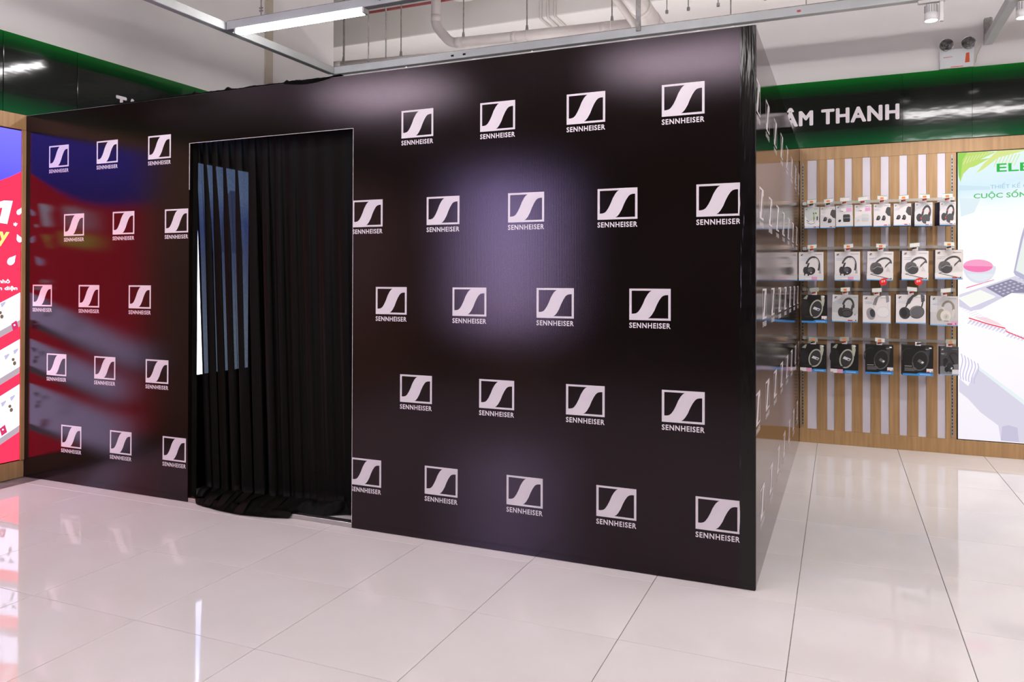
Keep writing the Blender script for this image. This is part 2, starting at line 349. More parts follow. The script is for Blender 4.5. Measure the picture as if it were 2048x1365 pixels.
SY = [[.1, .56, 1.02, 1.485, 1.95, 2.41, 2.875, 3.3], [.255, .719, 1.17, 1.63, 2.091, 2.555, 3.01], [.404, .867, 1.33, 1.79, 2.25, 2.72, 3.18], [.1, .56, 1.02, 1.485, 1.95, 2.41, 2.875, 3.3], [.31, .77, 1.235, 1.7, 2.16, 2.63, 3.09]]
for z, a in zip(ROWS, SY):
    for y in a:
        o = link('logo', lx, p_side); o.location = (.0006, y, z)
# white cut edges round the doorway and along the top
ed = MB(); ed.box((DX0-.001, -.0008, 1.9), (DX0+.001, .004, DZ+.001)); ed.build('cut_edge', M_core, booth)
ed = MB(); ed.box((DX1-.0015, -.0008, .03), (DX1+.0006, .004, DZ+.001)); ed.build('cut_edge', M_core, booth)
ed = MB(); ed.box((DX0+.001, -.0008, DZ-.001), (DX1-.0015, .004, DZ+.001)); ed.build('cut_edge', M_core, booth)
top = MB()
top.box((-L+.002, .001, H-.004), (-.002, .006, H-.003))
x = -2.3
while x < -.05:
    wd = random.uniform(.012, .05); h_ = random.uniform(.002, .008)
    top.add([(x, 0, H-.002), (x+wd*.5, 0, H+h_), (x+wd, 0, H-.002), (x, .004, H-.002), (x+wd*.5, .004, H+h_), (x+wd, .004, H-.002)], [(0, 1, 2), (5, 4, 3), (0, 3, 4, 1), (1, 4, 5, 2)])
    x += wd+random.uniform(.03, .3)
top.build('ragged_top_edge', M_core, booth)
# glossy tape down the front corner
tp = MB(); n = 60; vs = []; fs = []
for k in range(n+1):
    z = .006+(H-.012)*k/n
    for u in (-.066, -.05, -.034, -.018, -.004, .0012):
        vs.append((u+(random.uniform(-.0016, .0016) if u == -.066 else 0), -.0014-random.uniform(0, .0005), z))
    vs.append((.0022, .001, z)); vs.append((.0022, .012, z))
for k in range(n):
    for c in range(7): fs.append((k*8+c, k*8+c+1, (k+1)*8+c+1, (k+1)*8+c))
tp.add(vs, fs); tp.build('corner_tape', M_tape, booth, smooth=True)
# threshold strip and inner door posts
th = MB().cbox((DX0+.001, .002, .001), (DX1-.001, .032, .026), .0015).build('threshold', M_alu, booth)
MB().box((DX0+.002, .03, .026), (DX1-.002, .036, .031)).build('threshold_lip', M_black, booth)
MB().box((DX0-.06, T, .002), (DX0-.001, T+.04, H-.01)).build('door_post', M_black, booth)
MB().box((DX1+.001, T, .002), (DX1+.06, T+.04, H-.01)).build('door_post', M_black, booth)
# black cloth bunched over the top edge
ru = MB(); vs = []; fs = []; n = 150
for k in range(n+1):
    x = -3.95+1.75*k/n
    amp = .5+.5*math.sin(k*.37)*math.sin(k*.11+1); hh = .002+.008*max(0, amp)*(1 if x > -3.6 else .5)+random.uniform(0, .003)
    if k in (34, 35, 58, 80, 81, 118): hh += .012
    dr = -.002+(.02*max(0, math.sin((x+2.6)*9)) if x > -2.62 else .002*random.random())
    vs += [(x, -.003, H-.004-dr), (x, -.004, H+hh*.5), (x, .008, H+hh), (x, .05, H+hh*.8), (x, .09, H-.03)]
for k in range(n):
    for c in range(4): fs.append((k*5+c, k*5+c+1, (k+1)*5+c+1, (k+1)*5+c))
ru.add(vs, fs); o = ru.build('black_cloth', vary(pm('deep_black_cloth', (.003, .003, .003), .9, spec=.03), (.002, .002, .002), (.004, .004, .004), 12), None, smooth=True)
tag(o, 'black cloth bunched along the top edge of the booth above the doorway', 'cloth')
# ------------------------------------------------------------------ curtain
cu = thing('door_curtain', 'long black curtain hanging in folds in the booth doorway and pooling on the floor', 'curtain', (-2.72, .07, 0))
NU, NV = 420, 70
def yfront(u):
    pts = [(-3.33, .05), (-3.25, .0), (-3.18, -.03), (-2.98, -.068), (-2.82, -.08), (-2.64, -.05), (-2.53, -.02), (-2.49, .05), (-2.4, .09), (-2.26, .17), (-2.0, .2)]
    for (a, b), (c, d) in zip(pts, pts[1:]):
        if u <= c: return b+(d-b)*max(0, (u-a)/(c-a))
    return .2
vs = []; fs = []
for r in range(NV+1):
    for k in range(NU+1):
        u = k/NU
        g = u + .018*math.sin(7*u+1)
        # fold density: tight on the left, loose on the right
        ph = 2*math.pi*(9.5*g*1.9-5.5*g*g) + .5*math.sin(13*u)
        t = min(1, r/(NV-16))
        tight = max(.0, 1-1.7*max(0, u-.3)/.7); soft = .3+.7*min(1, max(0, .62-u)/.25)
        ax = (.007+.012*tight)*soft*(.5+.5*min(1, t*4)); ay = (.011+.017*tight)*soft*(.35+.65*min(1, t*3)) + .008*max(0, u-.5)*math.sin(3*t)
        xt = -3.334+1.27*u; xb = -3.262+1.185*u; xt += .03*max(0, 1-u*2.5)*min(1, t*3)*(1-t*.6)
        lean = .05*max(0, u-.3)*t
        x = xt+(xb-xt)*t + ax*math.sin(2*ph+.6*t) + lean*math.sin(6*u)*.4
        yb = .075+(.06*t+.07*t*t*max(0, (u-.45)/.55))
        y = yb + ay*math.cos(ph*1.0+.8*t*math.sin(5*u)) + .006*soft*math.sin(3.3*ph+2*t)*t + .012*max(0, u-.45)*math.sin(16*(u-.12*t))*t
        if r <= NV-16:
            z = 2.235-(2.235-.075)*t
        else:
            q = (r-(NV-16))/16
            yf = yfront(x); wob = .014*math.sin(ph*.6+3)+.004*math.sin(ph*1.7)
            ybase = y
            y = ybase+(yf-ybase)*(q**1.1)+wob*math.sin(q*math.pi)*.6
            z = .004+ .071*(1-q)**1.6 + (.03+.014*math.sin(ph*.55+1)+.006*math.sin(ph*1.3))*math.sin(min(1, q*1.02)*math.pi)*(.75+.25*math.sin(5*q+ph*.3))
            if -.005 < y < .04: z = max(z, .034)
            z = max(z, .006)
            x += .008*math.sin(ph*.8+5*q)*q
        x = min(max(x, -3.345 if r < NV-16 else -3.303), DX1-.004 if y < T+.075 else -2.06)
        if x < DX0+.006 and y < T+.002 : x = DX0+.006
        vs.append((x, y, z))
for r in range(NV):
    for k in range(NU): fs.append((r*(NU+1)+k, r*(NU+1)+k+1, (r+1)*(NU+1)+k+1, (r+1)*(NU+1)+k))
mb = MB(); mb.add(vs, fs); keep(mb.build('cloth', M_curtain, cu, smooth=True, recalc=False))
keep(MB().tube([(-3.5, .09, 2.245), (-1.95, .09, 2.245)], .011, 10).build('curtain_rod', M_black, cu, smooth=True))
# low black partition inside the booth
o = MB().cbox((-3.505, .12, .002), (-3.485, 2.4, .724), .002).build('low_partition', M_black)
tag(o, 'low black partition just inside the doorway on the left, seen past the curtain edge', 'partition')
MB().cbox((-3.508, .118, .7245), (-3.482, 2.402, .736), .002).build('top_rail', M_black, o)
# ------------------------------------------------------------------ light boxes on the left wall
X0 = -L+.004
lb = thing('light_box', 'red and violet backlit poster light box on the left wall beside the booth', 'light box', (-4.83, -.5, .115))
def put(o): keep(o); return o
RED = em('backlit_red', (2.15, .052, .135), 1.0); VIO = poster_mat('backlit_violet', [(0, (.13, .105, 1.1)), (.5, (.2, .18, 1.7)), (1, (.25, .225, 2.1))], 2, 1.95, 2.37)
WH = em('backlit_white', (2.3, 2.1, 2.9), 1.0); WHS = em('backlit_letter_white', (2.5, 2.5, 2.7), 1.0); YEL = em('backlit_yellow', (2.2, 1.6, .32), 1.0)
PNK = em('backlit_pink_white', (2.2, 1.7, 2.4), 1.0)
put(MB().box((-4.849, -1.0, .117), (X0-.006, -.03, 2.374)).build('housing', M_black, lb))
put(MB().box((X0-.006, -.985, .124), (X0-.002, -.034, 2.366)).build('red_poster', RED, lb))
for nm, a, b in (('frame_side', (-4.849, -.03, .117), (-L+.006, -.001, 2.374)), ('frame_side', (-4.849, -1.03, .117), (-L+.006, -1.0, 2.374))):
    put(MB().cbox(a, b, .001).build(nm, M_wood, lb))
blue = [(-.034, 2.366), (-.034, 2.088), (-.11, 2.043), (-.19, 2.004), (-.3, 1.958), (-.42, 1.925), (-.55, 1.91), (-.7, 1.915), (-.85, 1.94), (-.985, 1.985), (-.985, 2.366)]
put(MB().poly(blue, (X0-.002, .0006), 'x', VIO).build('violet_field', VIO, lb))
def shp(name, pts, mat, k=1): return put(MB().poly(pts, (X0-.002+.0007*k, .0005), 'x', mat).build(name, mat, lb))
def sheared(y0, y1, z, h, slope): return [(y0, z-slope*(y1-y0)), (y1, z), (y1, z-h), (y0, z-h-slope*(y1-y0))]
for z, h in ((1.262, .186), (.944, .186), (.637, .279)):
    shp('white_card', sheared(-.985 if z > 1 else -.8, -.036, z, h, .5), WH, 1)
    shp('card_shadow', sheared(-.985 if z > 1 else -.8, -.036, z-h, .045, .5), em('backlit_greyed', (.55, .45, .52), 1.0), 1)
def drop(cy, cz, r, a):
    pts = ell(0, 0, r, r*.8, 12, 0, .6, 2*math.pi-.6)+[(r*1.7, 0)]
    return [(cy+x*math.cos(a)-y*math.sin(a), cz+x*math.sin(a)+y*math.cos(a)) for x, y in pts]
for c in ((-.048, 1.81, .02, 1.1), (-.045, 1.625, .022, 2.0), (-.1, 1.475, .03, .9)): shp('petal', drop(*c), PNK, 2)
one = [(-.178, 1.868), (-.15, 1.879), (-.092, 1.882), (-.128, 1.724), (-.182, 1.729), (-.16, 1.83), (-.176, 1.828)]
shp('numeral_one', one, WHS, 2)
shp('white_bar', [(y-.2, z) for y, z in one], WHS, 2); shp('white_bar', [(-.48, 1.86), (-.42, 1.86), (-.45, 1.72), (-.51, 1.72)], WHS, 2)
put(text_part('asterisk', '*', -.086, -.058, 1.698, 1.737, X0+.0005, 'x', WHS, lb, .02))
put(text_part('letter', 'y', -.19, -.122, 1.607, 1.679, X0+.0005, 'x', YEL, lb, .03, cap=.55, shear=.15))
shp('yellow_bar', [(-.56, 1.68), (-.25, 1.7), (-.27, 1.6), (-.58, 1.58)], YEL, 2)
put(text_part('small_lettering', 'nhỏ', -.181, -.108, 1.327, 1.345, X0+.0005, 'x', WHS, lb, .022, cap=.55))
put(text_part('small_lettering', 'n diện', -.181, -.056, 1.281, 1.299, X0+.0005, 'x', WHS, lb, .022, cap=.55))
BUD = em('backlit_bronze', (.22, .16, .1), 1.0); LAV = em('backlit_lavender', (.62, .58, .82), 1.0); CASE = em('backlit_dark_red', (.75, .05, .16), 1.0)
for (y, z) in ((-.165, 1.115), (-.077, .795), (-.097, .482), (-.26, .72), (-.3, .4), (-.36, 1.0)):
    shp('earbud_picture', ell(y-.004, z+.014, .011, .012, 10), BUD, 2); shp('earbud_picture', ell(y+.006, z-.012, .012, .015, 10), BUD, 2)
    shp('eartip_picture', [(y-.065, z+.045), (y-.03, z+.06), (y-.03, z+.046), (y-.05, z+.018), (y-.058, z+.02)], LAV, 2)
    shp('eartip_picture', [(y-.005, z+.075), (y+.03, z+.09), (y+.03, z+.076), (y+.01, z+.05), (y+.002, z+.05)], LAV, 2)
for (y, z) in ((-.072, 1.04), (-.145, .345), (-.33, .88)):
    shp('charging_case_picture', [(y-.024, z+.012), (y+.012, z+.034), (y+.027, z-.02), (y-.01, z-.04)], CASE, 2)
    shp('case_mark', ell(y-.002, z+.002, .006, .006, 10), PNK, 3)
# second light box on the left wall, inside the booth
lb2 = thing('light_box', 'white backlit poster light box glowing through the left side of the curtain', 'light box', (-4.83, 1.65, .115))
put(MB().box((-4.849, 1.17, .117), (X0-.006, 2.15, 2.374)).build('housing', M_black, lb2))
put(MB().box((X0-.006, 1.18, .124), (X0-.001, 2.142, 2.368)).build('poster', poster_mat('backlit_blue_white', [(0, (1.15, 1.2, 1.2)), (.35, (1.1, 1.15, 1.25)), (.62, (.6, .65, .95)), (.78, (.4, .5, 1.1)), (.9, (.9, 1.1, 1.5)), (1, (.8, 1.0, 1.35))], s=4.5), lb2))
put(MB().poly([(1.8, 1.75), (1.83, 2.05), (1.9, 2.17), (1.98, 2.17), (2.03, 2.05), (2.0, 1.85), (2.08, 1.6), (1.75, 1.6)], (X0-.001, .0006), 'x').build('dark_figure_print', em('backlit_dim_blue', (1.7, 1.8, 2.9)), lb2))
# ------------------------------------------------------------------ light box on the back wall (right)
lr = thing('light_box', 'white backlit poster light box with green palm leaves and laptop on back wall', 'light box', (1.65, D, .115))
Y1 = D-.002
put(MB().box((1.158, D, .117), (2.14, D+.029, 2.371)).build('housing', M_black, lr))
SKY = poster_mat('backlit_beach_poster', [(0, (.93, .89, .98)), (.3, (1.02, .98, 1.0)), (.55, (1.1, 1.02, 1.0)), (.8, (.98, 1.03, 1.05)), (.88, (.72, .9, 1.02)), (1, (.85, 1.0, .95))])
put(MB().box((1.166, Y1, .122), (2.132, D-.0002, 2.366)).build('poster', SKY, lr))
def rp(name, pts, rgb, k=1, s=1.0): return put(MB().poly(pts, (Y1-.0006*k-.0005, .0005), 'y', glow(rgb, s)).build(name, glow(rgb, s), lr))
rp('palm_leaf', [(1.167, 2.365), (1.359, 2.365), (1.423, 2.356), (1.318, 2.306), (1.383, 2.312), (1.278, 2.252), (1.245, 2.245), (1.204, 2.199), (1.183, 2.134), (1.171, 2.192), (1.167, 2.287)], (198, 228, 122))
rp('palm_leaf', [(1.167, 2.365), (1.23, 2.365), (1.2, 2.31), (1.19, 2.22), (1.183, 2.15), (1.171, 2.192), (1.167, 2.287)], (158, 218, 100), 2)
rp('palm_leaf', [(1.423, 2.356), (1.43, 2.365), (1.64, 2.365), (1.55, 2.34), (1.439, 2.313), (1.335, 2.225), (1.29, 2.2), (1.34, 2.27)], (222, 236, 150))
for k in range(9):
    a = 1.2+.022*k; rp('leaf_gap', [(a, 2.27+.009*k), (a+.007, 2.272+.009*k), (a+.03, 2.33+.004*k), (a+.026, 2.332+.004*k)], (232, 240, 190), 3)
for k in range(7):
    a = 1.44+.022*k; rp('leaf_frond', [(a, 2.33), (a+.01, 2.335), (a-.03, 2.24), (a-.034, 2.243)], (222, 236, 170), 2)
rp('sea_band', [(1.175, 2.111), (1.383, 2.092), (1.383, 2.068), (1.175, 2.07)], (212, 236, 247))
rp('sea_band', [(1.179, 2.011), (1.318, 1.996), (1.277, 1.894), (1.187, 1.863)], (228, 243, 249))
GR = glow((62, 190, 84), 1.0); GR2 = glow((96, 196, 112), 1.0); PB = glow((170, 208, 224), 1.0)
put(text_part('heading', 'ELE', 1.427, 1.646, 2.203, 2.268, Y1-.004, 'y', GR, lr, .018))
put(text_part('line_lettering', 'THIẾT KẾ C', 1.385, 1.628, 2.074, 2.104, Y1-.004, 'y', PB, lr, .005))
put(text_part('line_lettering', 'CUỘC SỐN', 1.273, 1.622, 2.003, 2.041, Y1-.004, 'y', GR2, lr, .016))
rp('bowl_picture', ell(1.312, 1.47, .11, .13, 22, 0, math.pi, 2*math.pi)+[(1.36, 1.5)], (226, 229, 241)); rp('bowl_picture', ell(1.318, 1.46, .1, .1, 18, 0, math.pi*1.15, math.pi*1.85), (234, 238, 246), 2)
rp('pink_bowl_rim', ell(1.302, 1.477, .1, .05, 28, -.03), (252, 168, 206), 3)
rp('pink_bowl_rim', ell(1.3, 1.475, .098, .046, 20, -.03, math.pi, 2*math.pi), (250, 132, 186), 4)
rp('pink_pencil', [(1.22, 1.30), (1.225, 1.31), (1.41, 1.372), (1.41, 1.367)], (246, 120, 170))
rp('laptop_picture', [(1.174, 1.252), (1.549, 1.399), (1.66, 1.33), (1.66, 1.25), (1.517, 1.269), (1.418, 1.235), (1.317, 1.291), (1.174, 1.228)], (222, 219, 236))
rp('laptop_screen', [(1.66, 2.0), (1.605, 1.772), (1.584, 1.689), (1.537, 1.426), (1.549, 1.403), (1.66, 1.33)], (190, 187, 216))
rp('laptop_screen', [(1.67, 1.95), (1.612, 1.74), (1.594, 1.66), (1.551, 1.44), (1.67, 1.37)], (238, 244, 240), 2)
rp('keyboard_picture', [(1.354, 1.31), (1.517, 1.374), (1.64, 1.325), (1.605, 1.27), (1.525, 1.269), (1.469, 1.234)], (150, 146, 172), 2)
for i in range(7):
    for j in range(4):
        u = 1.385+.03*i+.024*j; v = 1.31+.0115*i-.016*j
        if u < 1.62: rp('key', [(u, v), (u+.014, v+.0055), (u+.024, v-.001), (u+.01, v-.0065)], (206, 204, 220), 3)
rp('notebook_picture', [(1.174, 1.228), (1.317, 1.291), (1.418, 1.24), (1.252, 1.158)], (252, 252, 246), 2)
rp('notebook_shadow', [(1.174, 1.222), (1.252, 1.152), (1.42, 1.236), (1.517, 1.264), (1.32, 1.14), (1.25, 1.125), (1.174, 1.16)], (216, 212, 234))
for k in range(16):
    u = 1.25+.0235*k; v = 1.056-.0068*k-(.018 if u > 1.485 else 0)
    rp('shade_stroke', [(u, v), (u+.017, v-.005), (u-.012, v-.032), (u-.022, v-.03)], (226, 219, 240))
    rp('shade_stroke', [(u, v), (u+.012, v-.004), (u-.002, v-.014), (u-.008, v-.012)], (210, 200, 232), 2)
for k in range(9):
    u = 1.18+.016*k; v = 1.15-.012*k
    rp('shade_stroke', [(u, v), (u+.05, v+.022), (u+.05, v+.018), (u, v-.004)], (224, 222, 240), 2)
rp('book_page', [(1.276, 1.081), (1.357, 1.078), (1.437, 1.038), (1.469, 1.011), (1.357, 1.041)], (252, 222, 228))
red = [(1.24, 1.071), (1.357, 1.031), (1.481, .997), (1.489, .973), (1.66, .896)]
rp('red_book_edge', [(a, b+.004) for a, b in red]+[(a, b-.005) for a, b in red[::-1]], (246, 62, 92), 2)
rp('grey_floor_picture', [(1.173, .596), (1.235, .538), (1.3, .687), (1.62, .402), (1.62, .127), (1.452, .132), (1.436, .247), (1.316, .341), (1.235, .439), (1.173, .492)], (222, 217, 234))
rp('grey_floor_picture', [(1.452, .132), (1.46, .24), (1.5, .255), (1.56, .24), (1.57, .132)], (204, 198, 222), 2)
rp('cushion_edge', [(1.3, .70), (1.62, .44), (1.62, .402), (1.3, .675)], (234, 245, 248), 2)
for k in range(6):
    a = 1.182+.022*k; z0 = .79-.014*k; pts = []
    for j in range(9):
        q = j/8; pts.append((a+.012*math.sin(q*5+.5)-.02*q*q*(k/5)+.012*q, z0-q*(.2-.008*k)))
    rp('cloth_stripe', [(p+.0035, q) for p, q in pts]+[(p-.0035, q) for p, q in pts[::-1]], (204, 202, 234), 3)
# ------------------------------------------------------------------ slatted display bay on the back wall
bay = thing('slat_display_panel', 'slatted oak and white display panel on back wall behind the headphone boxes', 'display panel', (.58, D, .115))
WHT = [(.064, .138), (.216, .273), (.352, .407), (.486, .545), (.621, .68), (.757, .813), (.891, .948), (1.025, 1.081)]
edges = [.004]+[e for p_ in WHT for e in p_]+[1.156]
for k in range(0, len(edges), 2):
    put(MB().cbox((edges[k], D-.001, .1155), (edges[k+1], D+.029, 2.3715), .0012).build('wood_slat', M_wood, bay))
for a, b in WHT:
    put(MB().box((a+.0005, D+.006, .1155), (b-.0005, D+.029, 2.3715)).build('white_strip', M_white_strip, bay))
for xc in (.026, 1.127):
    up = put(MB().cbox((xc-.008, D-.004, .13), (xc+.008, D-.001, 2.355), .0008).build('slotted_upright', M_steel, bay))
    s_ = MB(); z = .15
    while z < 2.33: s_.box((xc-.003, D-.0048, z), (xc+.003, D-.0035, z+.016)); z += .027
    so = s_.build('slots', M_black, up); so['kind'] = 'stuff'; keep(so)
RAILZ = [2.005, 1.628, 1.288, .882]
names = ['top', 'second', 'third', 'bottom']
for z, nm in zip(RAILZ, names):
    t = thing('hook_rail', 'clear hook rail across the slatted panel, %s of the four' % nm, 'rail', (.58, D-.03, z))
    put(MB().cbox((.03, D-.036, z-.011), (1.135, D-.028, z+.012), .001).build('bar', M_glass, t))
    for xc in (.04, 1.127): put(MB().cbox((xc-.014, D-.04, z-.014), (xc+.014, D-.005, z+.014), .002).build('bracket', M_rail, t))
# ------------------------------------------------------------------ boxes, hooks and price tags
C_white = (226, 221, 222); C_grey = (196, 193, 195); C_pale = (214, 214, 216); C_black = (16, 14, 14); C_dk = (62, 60, 64)
C_navy = (22, 24, 46); C_blue = (52, 140, 214); C_lb = (110, 170, 222)
YB = D-.2
def ghost(base, k): return tuple(int(c*k) for c in base)
class Art:
    def __init__(s, w, h, y): s.mb = MB(); s.w = w; s.h = h; s.y = y; s.k = 1
    def P(s, pts, c, rough=.45):
        s.mb.add([((u-.5)*s.w, s.y-.00018*s.k, v*s.h) for u, v in pts], [tuple(range(len(pts)))], flat(c, rough)); s.k += 1; return s
    def R(s, u0, v0, u1, v1, c): return s.P([(u0, v0), (u1, v0), (u1, v1), (u0, v1)], c)
def over_ear(a, c, hi, cups, band):
    for q in band: a.P(*q)
    for q in cups: a.P(*q)
def art_for(st, a):
    if st == 'sport':
        a.P([(0, .12), (.0, .62), (.35, .35), (1, .3), (1, .12)], (226, 226, 228)); a.P([(.3, .35), (1, .5), (1, 1), (.0, 1), (.0, .62)], (198, 204, 202))
        a.P(arcband(.45, .3, .28, .1, .02, .02, math.pi, 2*math.pi), (60, 70, 60)); a.R(.62, .3, .65, .68, (70, 90, 60)); a.R(.6, .4, .68, .54, (120, 150, 60)); a.R(.82, .38, .9, .56, (46, 48, 50))
        for u in (.6, .76): a.P(ell(u, .72, .055, .045, 10), (150, 190, 60)); a.P(ell(u+.02, .7, .035, .03, 8), (52, 60, 44))
        a.P([(.12, .38), (.3, .3), (.32, .32), (.15, .4)], (70, 74, 70))
    elif st in ('buds', 'buds2'):
        if st == 'buds': a.P([(0, .62), (1, .42), (1, .05), (0, .05)], (206, 204, 208))
        o = 0 if st == 'buds' else .04
        a.P([(.66+o, .62), (.72+o, .8), (.8+o, .86), (1, .83), (1, .44), (.85, .47)], (70, 68, 72))
        for u, v, r in ((.34, .42, .3), (.64, .34, -.2)) if st == 'buds' else ((.3, .38, .6), (.62, .37, 1.6)):
            a.P(ell(u, v, .12, .1, 14, r), (52, 50, 52)); a.P(ell(u+.02, v+.02, .06, .05, 10, r), (96, 94, 96)); a.P(ell(u-.09, v-.06, .05, .04, 10), (30, 30, 32))
    elif st in ('case_black', 'case_white'):
        a.P([(0, .4), (.5, .55), (1, .5), (1, .03), (0, .03)], (212, 211, 214))
        c = (40, 40, 42) if st == 'case_black' else (196, 196, 198); d = (58, 58, 60) if st == 'case_black' else (206, 206, 208)
        a.P([(.42, .28), (.45, .22), (.8, .22), (.83, .28), (.83, .4), (.42, .4)], c); a.P([(.42, .41), (.83, .41), (.83, .52), (.79, .57), (.46, .57), (.42, .52)], d)
        a.P(ell(.22, .28, .09, .06, 12, .3), c)
        a.R(.62, .7, .92, .86, (222, 160, 204)); a.R(.3, .7, .6, .86, (236, 230, 232)); a.R(.26, .7, .42, .735, (196, 40, 44))
    elif st == 'hs_red':
        a.P([(0, .08), (1, .08), (1, 1), (.55, 1), (0, .6)], (206, 206, 208))
        a.P(arcband(.64, .52, .26, .38, .1, .1, -.15, math.pi*.95, -.35), (58, 57, 60)); a.P([(.36, .45), (.45, .72), (.55, .72), (.48, .42)], (66, 65, 68)); a.P([(.7, .4), (.82, .66), (.92, .68), (.82, .36)], (60, 58, 62))
        a.P(ell(.27, .36, .17, .17, 18, .3), (60, 59, 62)); a.P(ell(.63, .3, .24, .2, 20, .2), (74, 73, 76)); a.P(ell(.37, .33, .03, .06, 8), (214, 60, 66)); a.P(ell(.47, .64, .03, .03, 8), (214, 60, 66)); a.P(ell(.83, .62, .03, .04, 8), (214, 60, 66))
    elif st == 'onear':
        a.P([(.0, .08), (1, .08), (1, .2), (0, .24)], (218, 216, 218)); a.P([(.8, .25), (.86, .55), (.9, .25)], (168, 166, 168))
        a.P(arcband(.56, .5, .3, .36, .075, .065, -.25, math.pi*.98, -.25), (64, 62, 66)); a.P([(.3, .45), (.38, .62), (.45, .62), (.37, .42)], (58, 56, 60))
        a.P(arcband(.62, .55, .18, .25, .05, .03, .3, 2.2, -.3), (196, 194, 198))
        a.P(ell(.28, .36, .1, .13, 16), (56, 54, 58)); a.P(ell(.48, .34, .19, .14, 20, .15), (50, 48, 52)); a.P(ell(.46, .37, .1, .07, 14), (92, 90, 94)); a.P(ell(.5, .28, .035, .02, 8), (200, 200, 202)); a.R(.22, .18, .26, .28, (40, 40, 42)); a.R(.36, .17, .42, .24, (40, 40, 42))
    elif st == 'overear':
        a.P([(0, .08), (1, .08), (1, .26), (0, .22)], (226, 222, 222)); a.P([(.72, .3), (.78, .5), (.9, .3)], (204, 201, 202))
        a.P(arcband(.6, .52, .36, .26, .06, .07, -.35, math.pi*.9, .45), (74, 72, 72)); a.P([(.66, .4), (.72, .46), (.82, .56), (.9, .62), (.86, .66), (.7, .52)], (88, 86, 86))
        a.P(ell(.24, .44, .12, .17, 16, -.2), (104, 102, 104)); a.P(ell(.36, .5, .2, .12, 16, -.1), (92, 90, 92)); a.P(ell(.42, .36, .21, .16, 20, .1), (66, 65, 66)); a.P([(.22, .4), (.4, .5), (.62, .46), (.6, .42), (.4, .46), (.24, .36)], (128, 126, 128)); a.P(ell(.66, .45, .03, .03, 8), (214, 212, 212))
        a.P([(.14, .2), (.3, .24), (.3, .25), (.12, .21)], (70, 66, 66)); a.P([(.14, .2), (.9, .05), (.9, .065), (.15, .215)], (70, 66, 66))
    elif st == 'silver':
        a.P(ell(.14, .55, .18, .25, 16), (28, 26, 26)); a.P([(.06, .86), (.2, .99), (.26, .98), (.2, .84)], (150, 152, 140))
        a.P([(.7, .62), (.86, .6), (.9, .8), (.88, .98), (.72, .98), (.74, .8)], (186, 188, 172)); a.P([(.72, .98), (.76, .98), (.78, .74), (.74, .76)], (60, 58, 54))
        a.P(ell(.58, .5, .25, .34, 26, -.35), (172, 172, 160)); a.P(ell(.58, .5, .2, .29, 24, -.35), (34, 32, 32)); a.P(ell(.59, .5, .18, .26, 24, -.35), (52, 50, 50))
        a.P([(.44, .5), (.5, .58), (.74, .5), (.68, .42)], (206, 206, 216)); a.P([(.6, .47), (.63, .5), (.7, .475), (.67, .44)], (60, 60, 64)); a.P(ell(.86, .94, .05, .025, 10), (236, 234, 232)); a.P(ell(.3, .22, .2, .03, 10), (40, 38, 38))
    elif st == 'darkbox':
        a.P(arcband(.2, .62, .26, .3, .03, .03, 1.2, 3.6), (46, 46, 48)); a.P([(.72, .7), (.86, .66), (.9, .84), (.86, .96), (.74, .96), (.76, .82)], (52, 52, 54)); a.R(.74, .88, .86, .9, (150, 150, 152))
        a.P(ell(.58, .5, .27, .35, 26, -.35), (64, 64, 66)); a.P(ell(.57, .5, .23, .3, 24, -.35), (26, 25, 26)); a.P(arcband(.58, .5, .25, .33, .02, .02, 3.6, 6, -.35), (104, 104, 106))
        a.P([(.48, .48), (.54, .56), (.7, .47), (.64, .38)], (98, 96, 100)); a.P([(.6, .44), (.64, .485), (.7, .455), (.66, .41)], (220, 220, 224)); a.P(ell(.9, .93, .05, .025, 10), (236, 234, 232))
        for k in range(4): a.R(.06, .245-.03*k, .44-.05*(k % 2), .26-.03*k, (120, 118, 118))
        a.R(.06, .3, .3, .325, (150, 148, 148))
    elif st == 'greybox':
        a.P([(0, .08), (1, .08), (1, .3), (0, .34)], (206, 206, 208)); a.P([(.0, .34), (1, .3), (1, 1), (.55, 1), (.0, .7)], (186, 186, 188)); a.P(ell(.88, .28, .05, .04, 10), (170, 170, 172))
        a.P(arcband(.62, .58, .24, .32, .08, .08, -.1, math.pi*.97, -.12), (58, 56, 58)); a.P([(.4, .4), (.42, .62), (.5, .64), (.5, .4)], (52, 50, 52)); a.P([(.7, .4), (.76, .64), (.84, .6), (.78, .38)], (62, 60, 62))
        a.P(ell(.35, .36, .12, .17, 16), (56, 54, 56)); a.P(ell(.56, .34, .25, .18, 20), (48, 46, 48)); a.P(ell(.58, .31, .16, .1, 16), (70, 68, 68)); a.P(arcband(.57, .33, .22, .15, .015, .015, .5, 2.6), (110, 108, 110))
    elif st == 'whitehs':
        a.P([(.36, .66), (.44, .9), (.55, 1), (.72, 1), (.56, .92), (.48, .64)], (138, 134, 138)); a.P([(.82, 1), (.93, .98), (.94, .78), (.84, .74)], (150, 146, 150)); a.R(.38, .54, .42, .66, (206, 204, 206)); a.R(.88, .58, .91, .76, (212, 210, 212))
        a.P(ell(.3, .34, .16, .22, 18, .2), (150, 146, 150)); a.P(ell(.35, .36, .09, .15, 16, .2), (58, 56, 62)); a.P(ell(.73, .4, .23, .2, 24), (206, 204, 206)); a.P(ell(.725, .4, .215, .185, 24), (230, 227, 228))
    elif st == 'blackhs':
        a.P([(.33, .66), (.4, .84), (.56, 1), (.74, .99), (.58, .9), (.46, .68)], (74, 73, 76)); a.P([(.82, 1), (.95, .98), (.96, .78), (.84, .74)], (78, 77, 80)); a.P([(.3, .55), (.36, .57), (.42, .68), (.36, .68)], (50, 50, 52)); a.P([(.83, .58), (.88, .58), (.92, .76), (.88, .77)], (50, 50, 52))
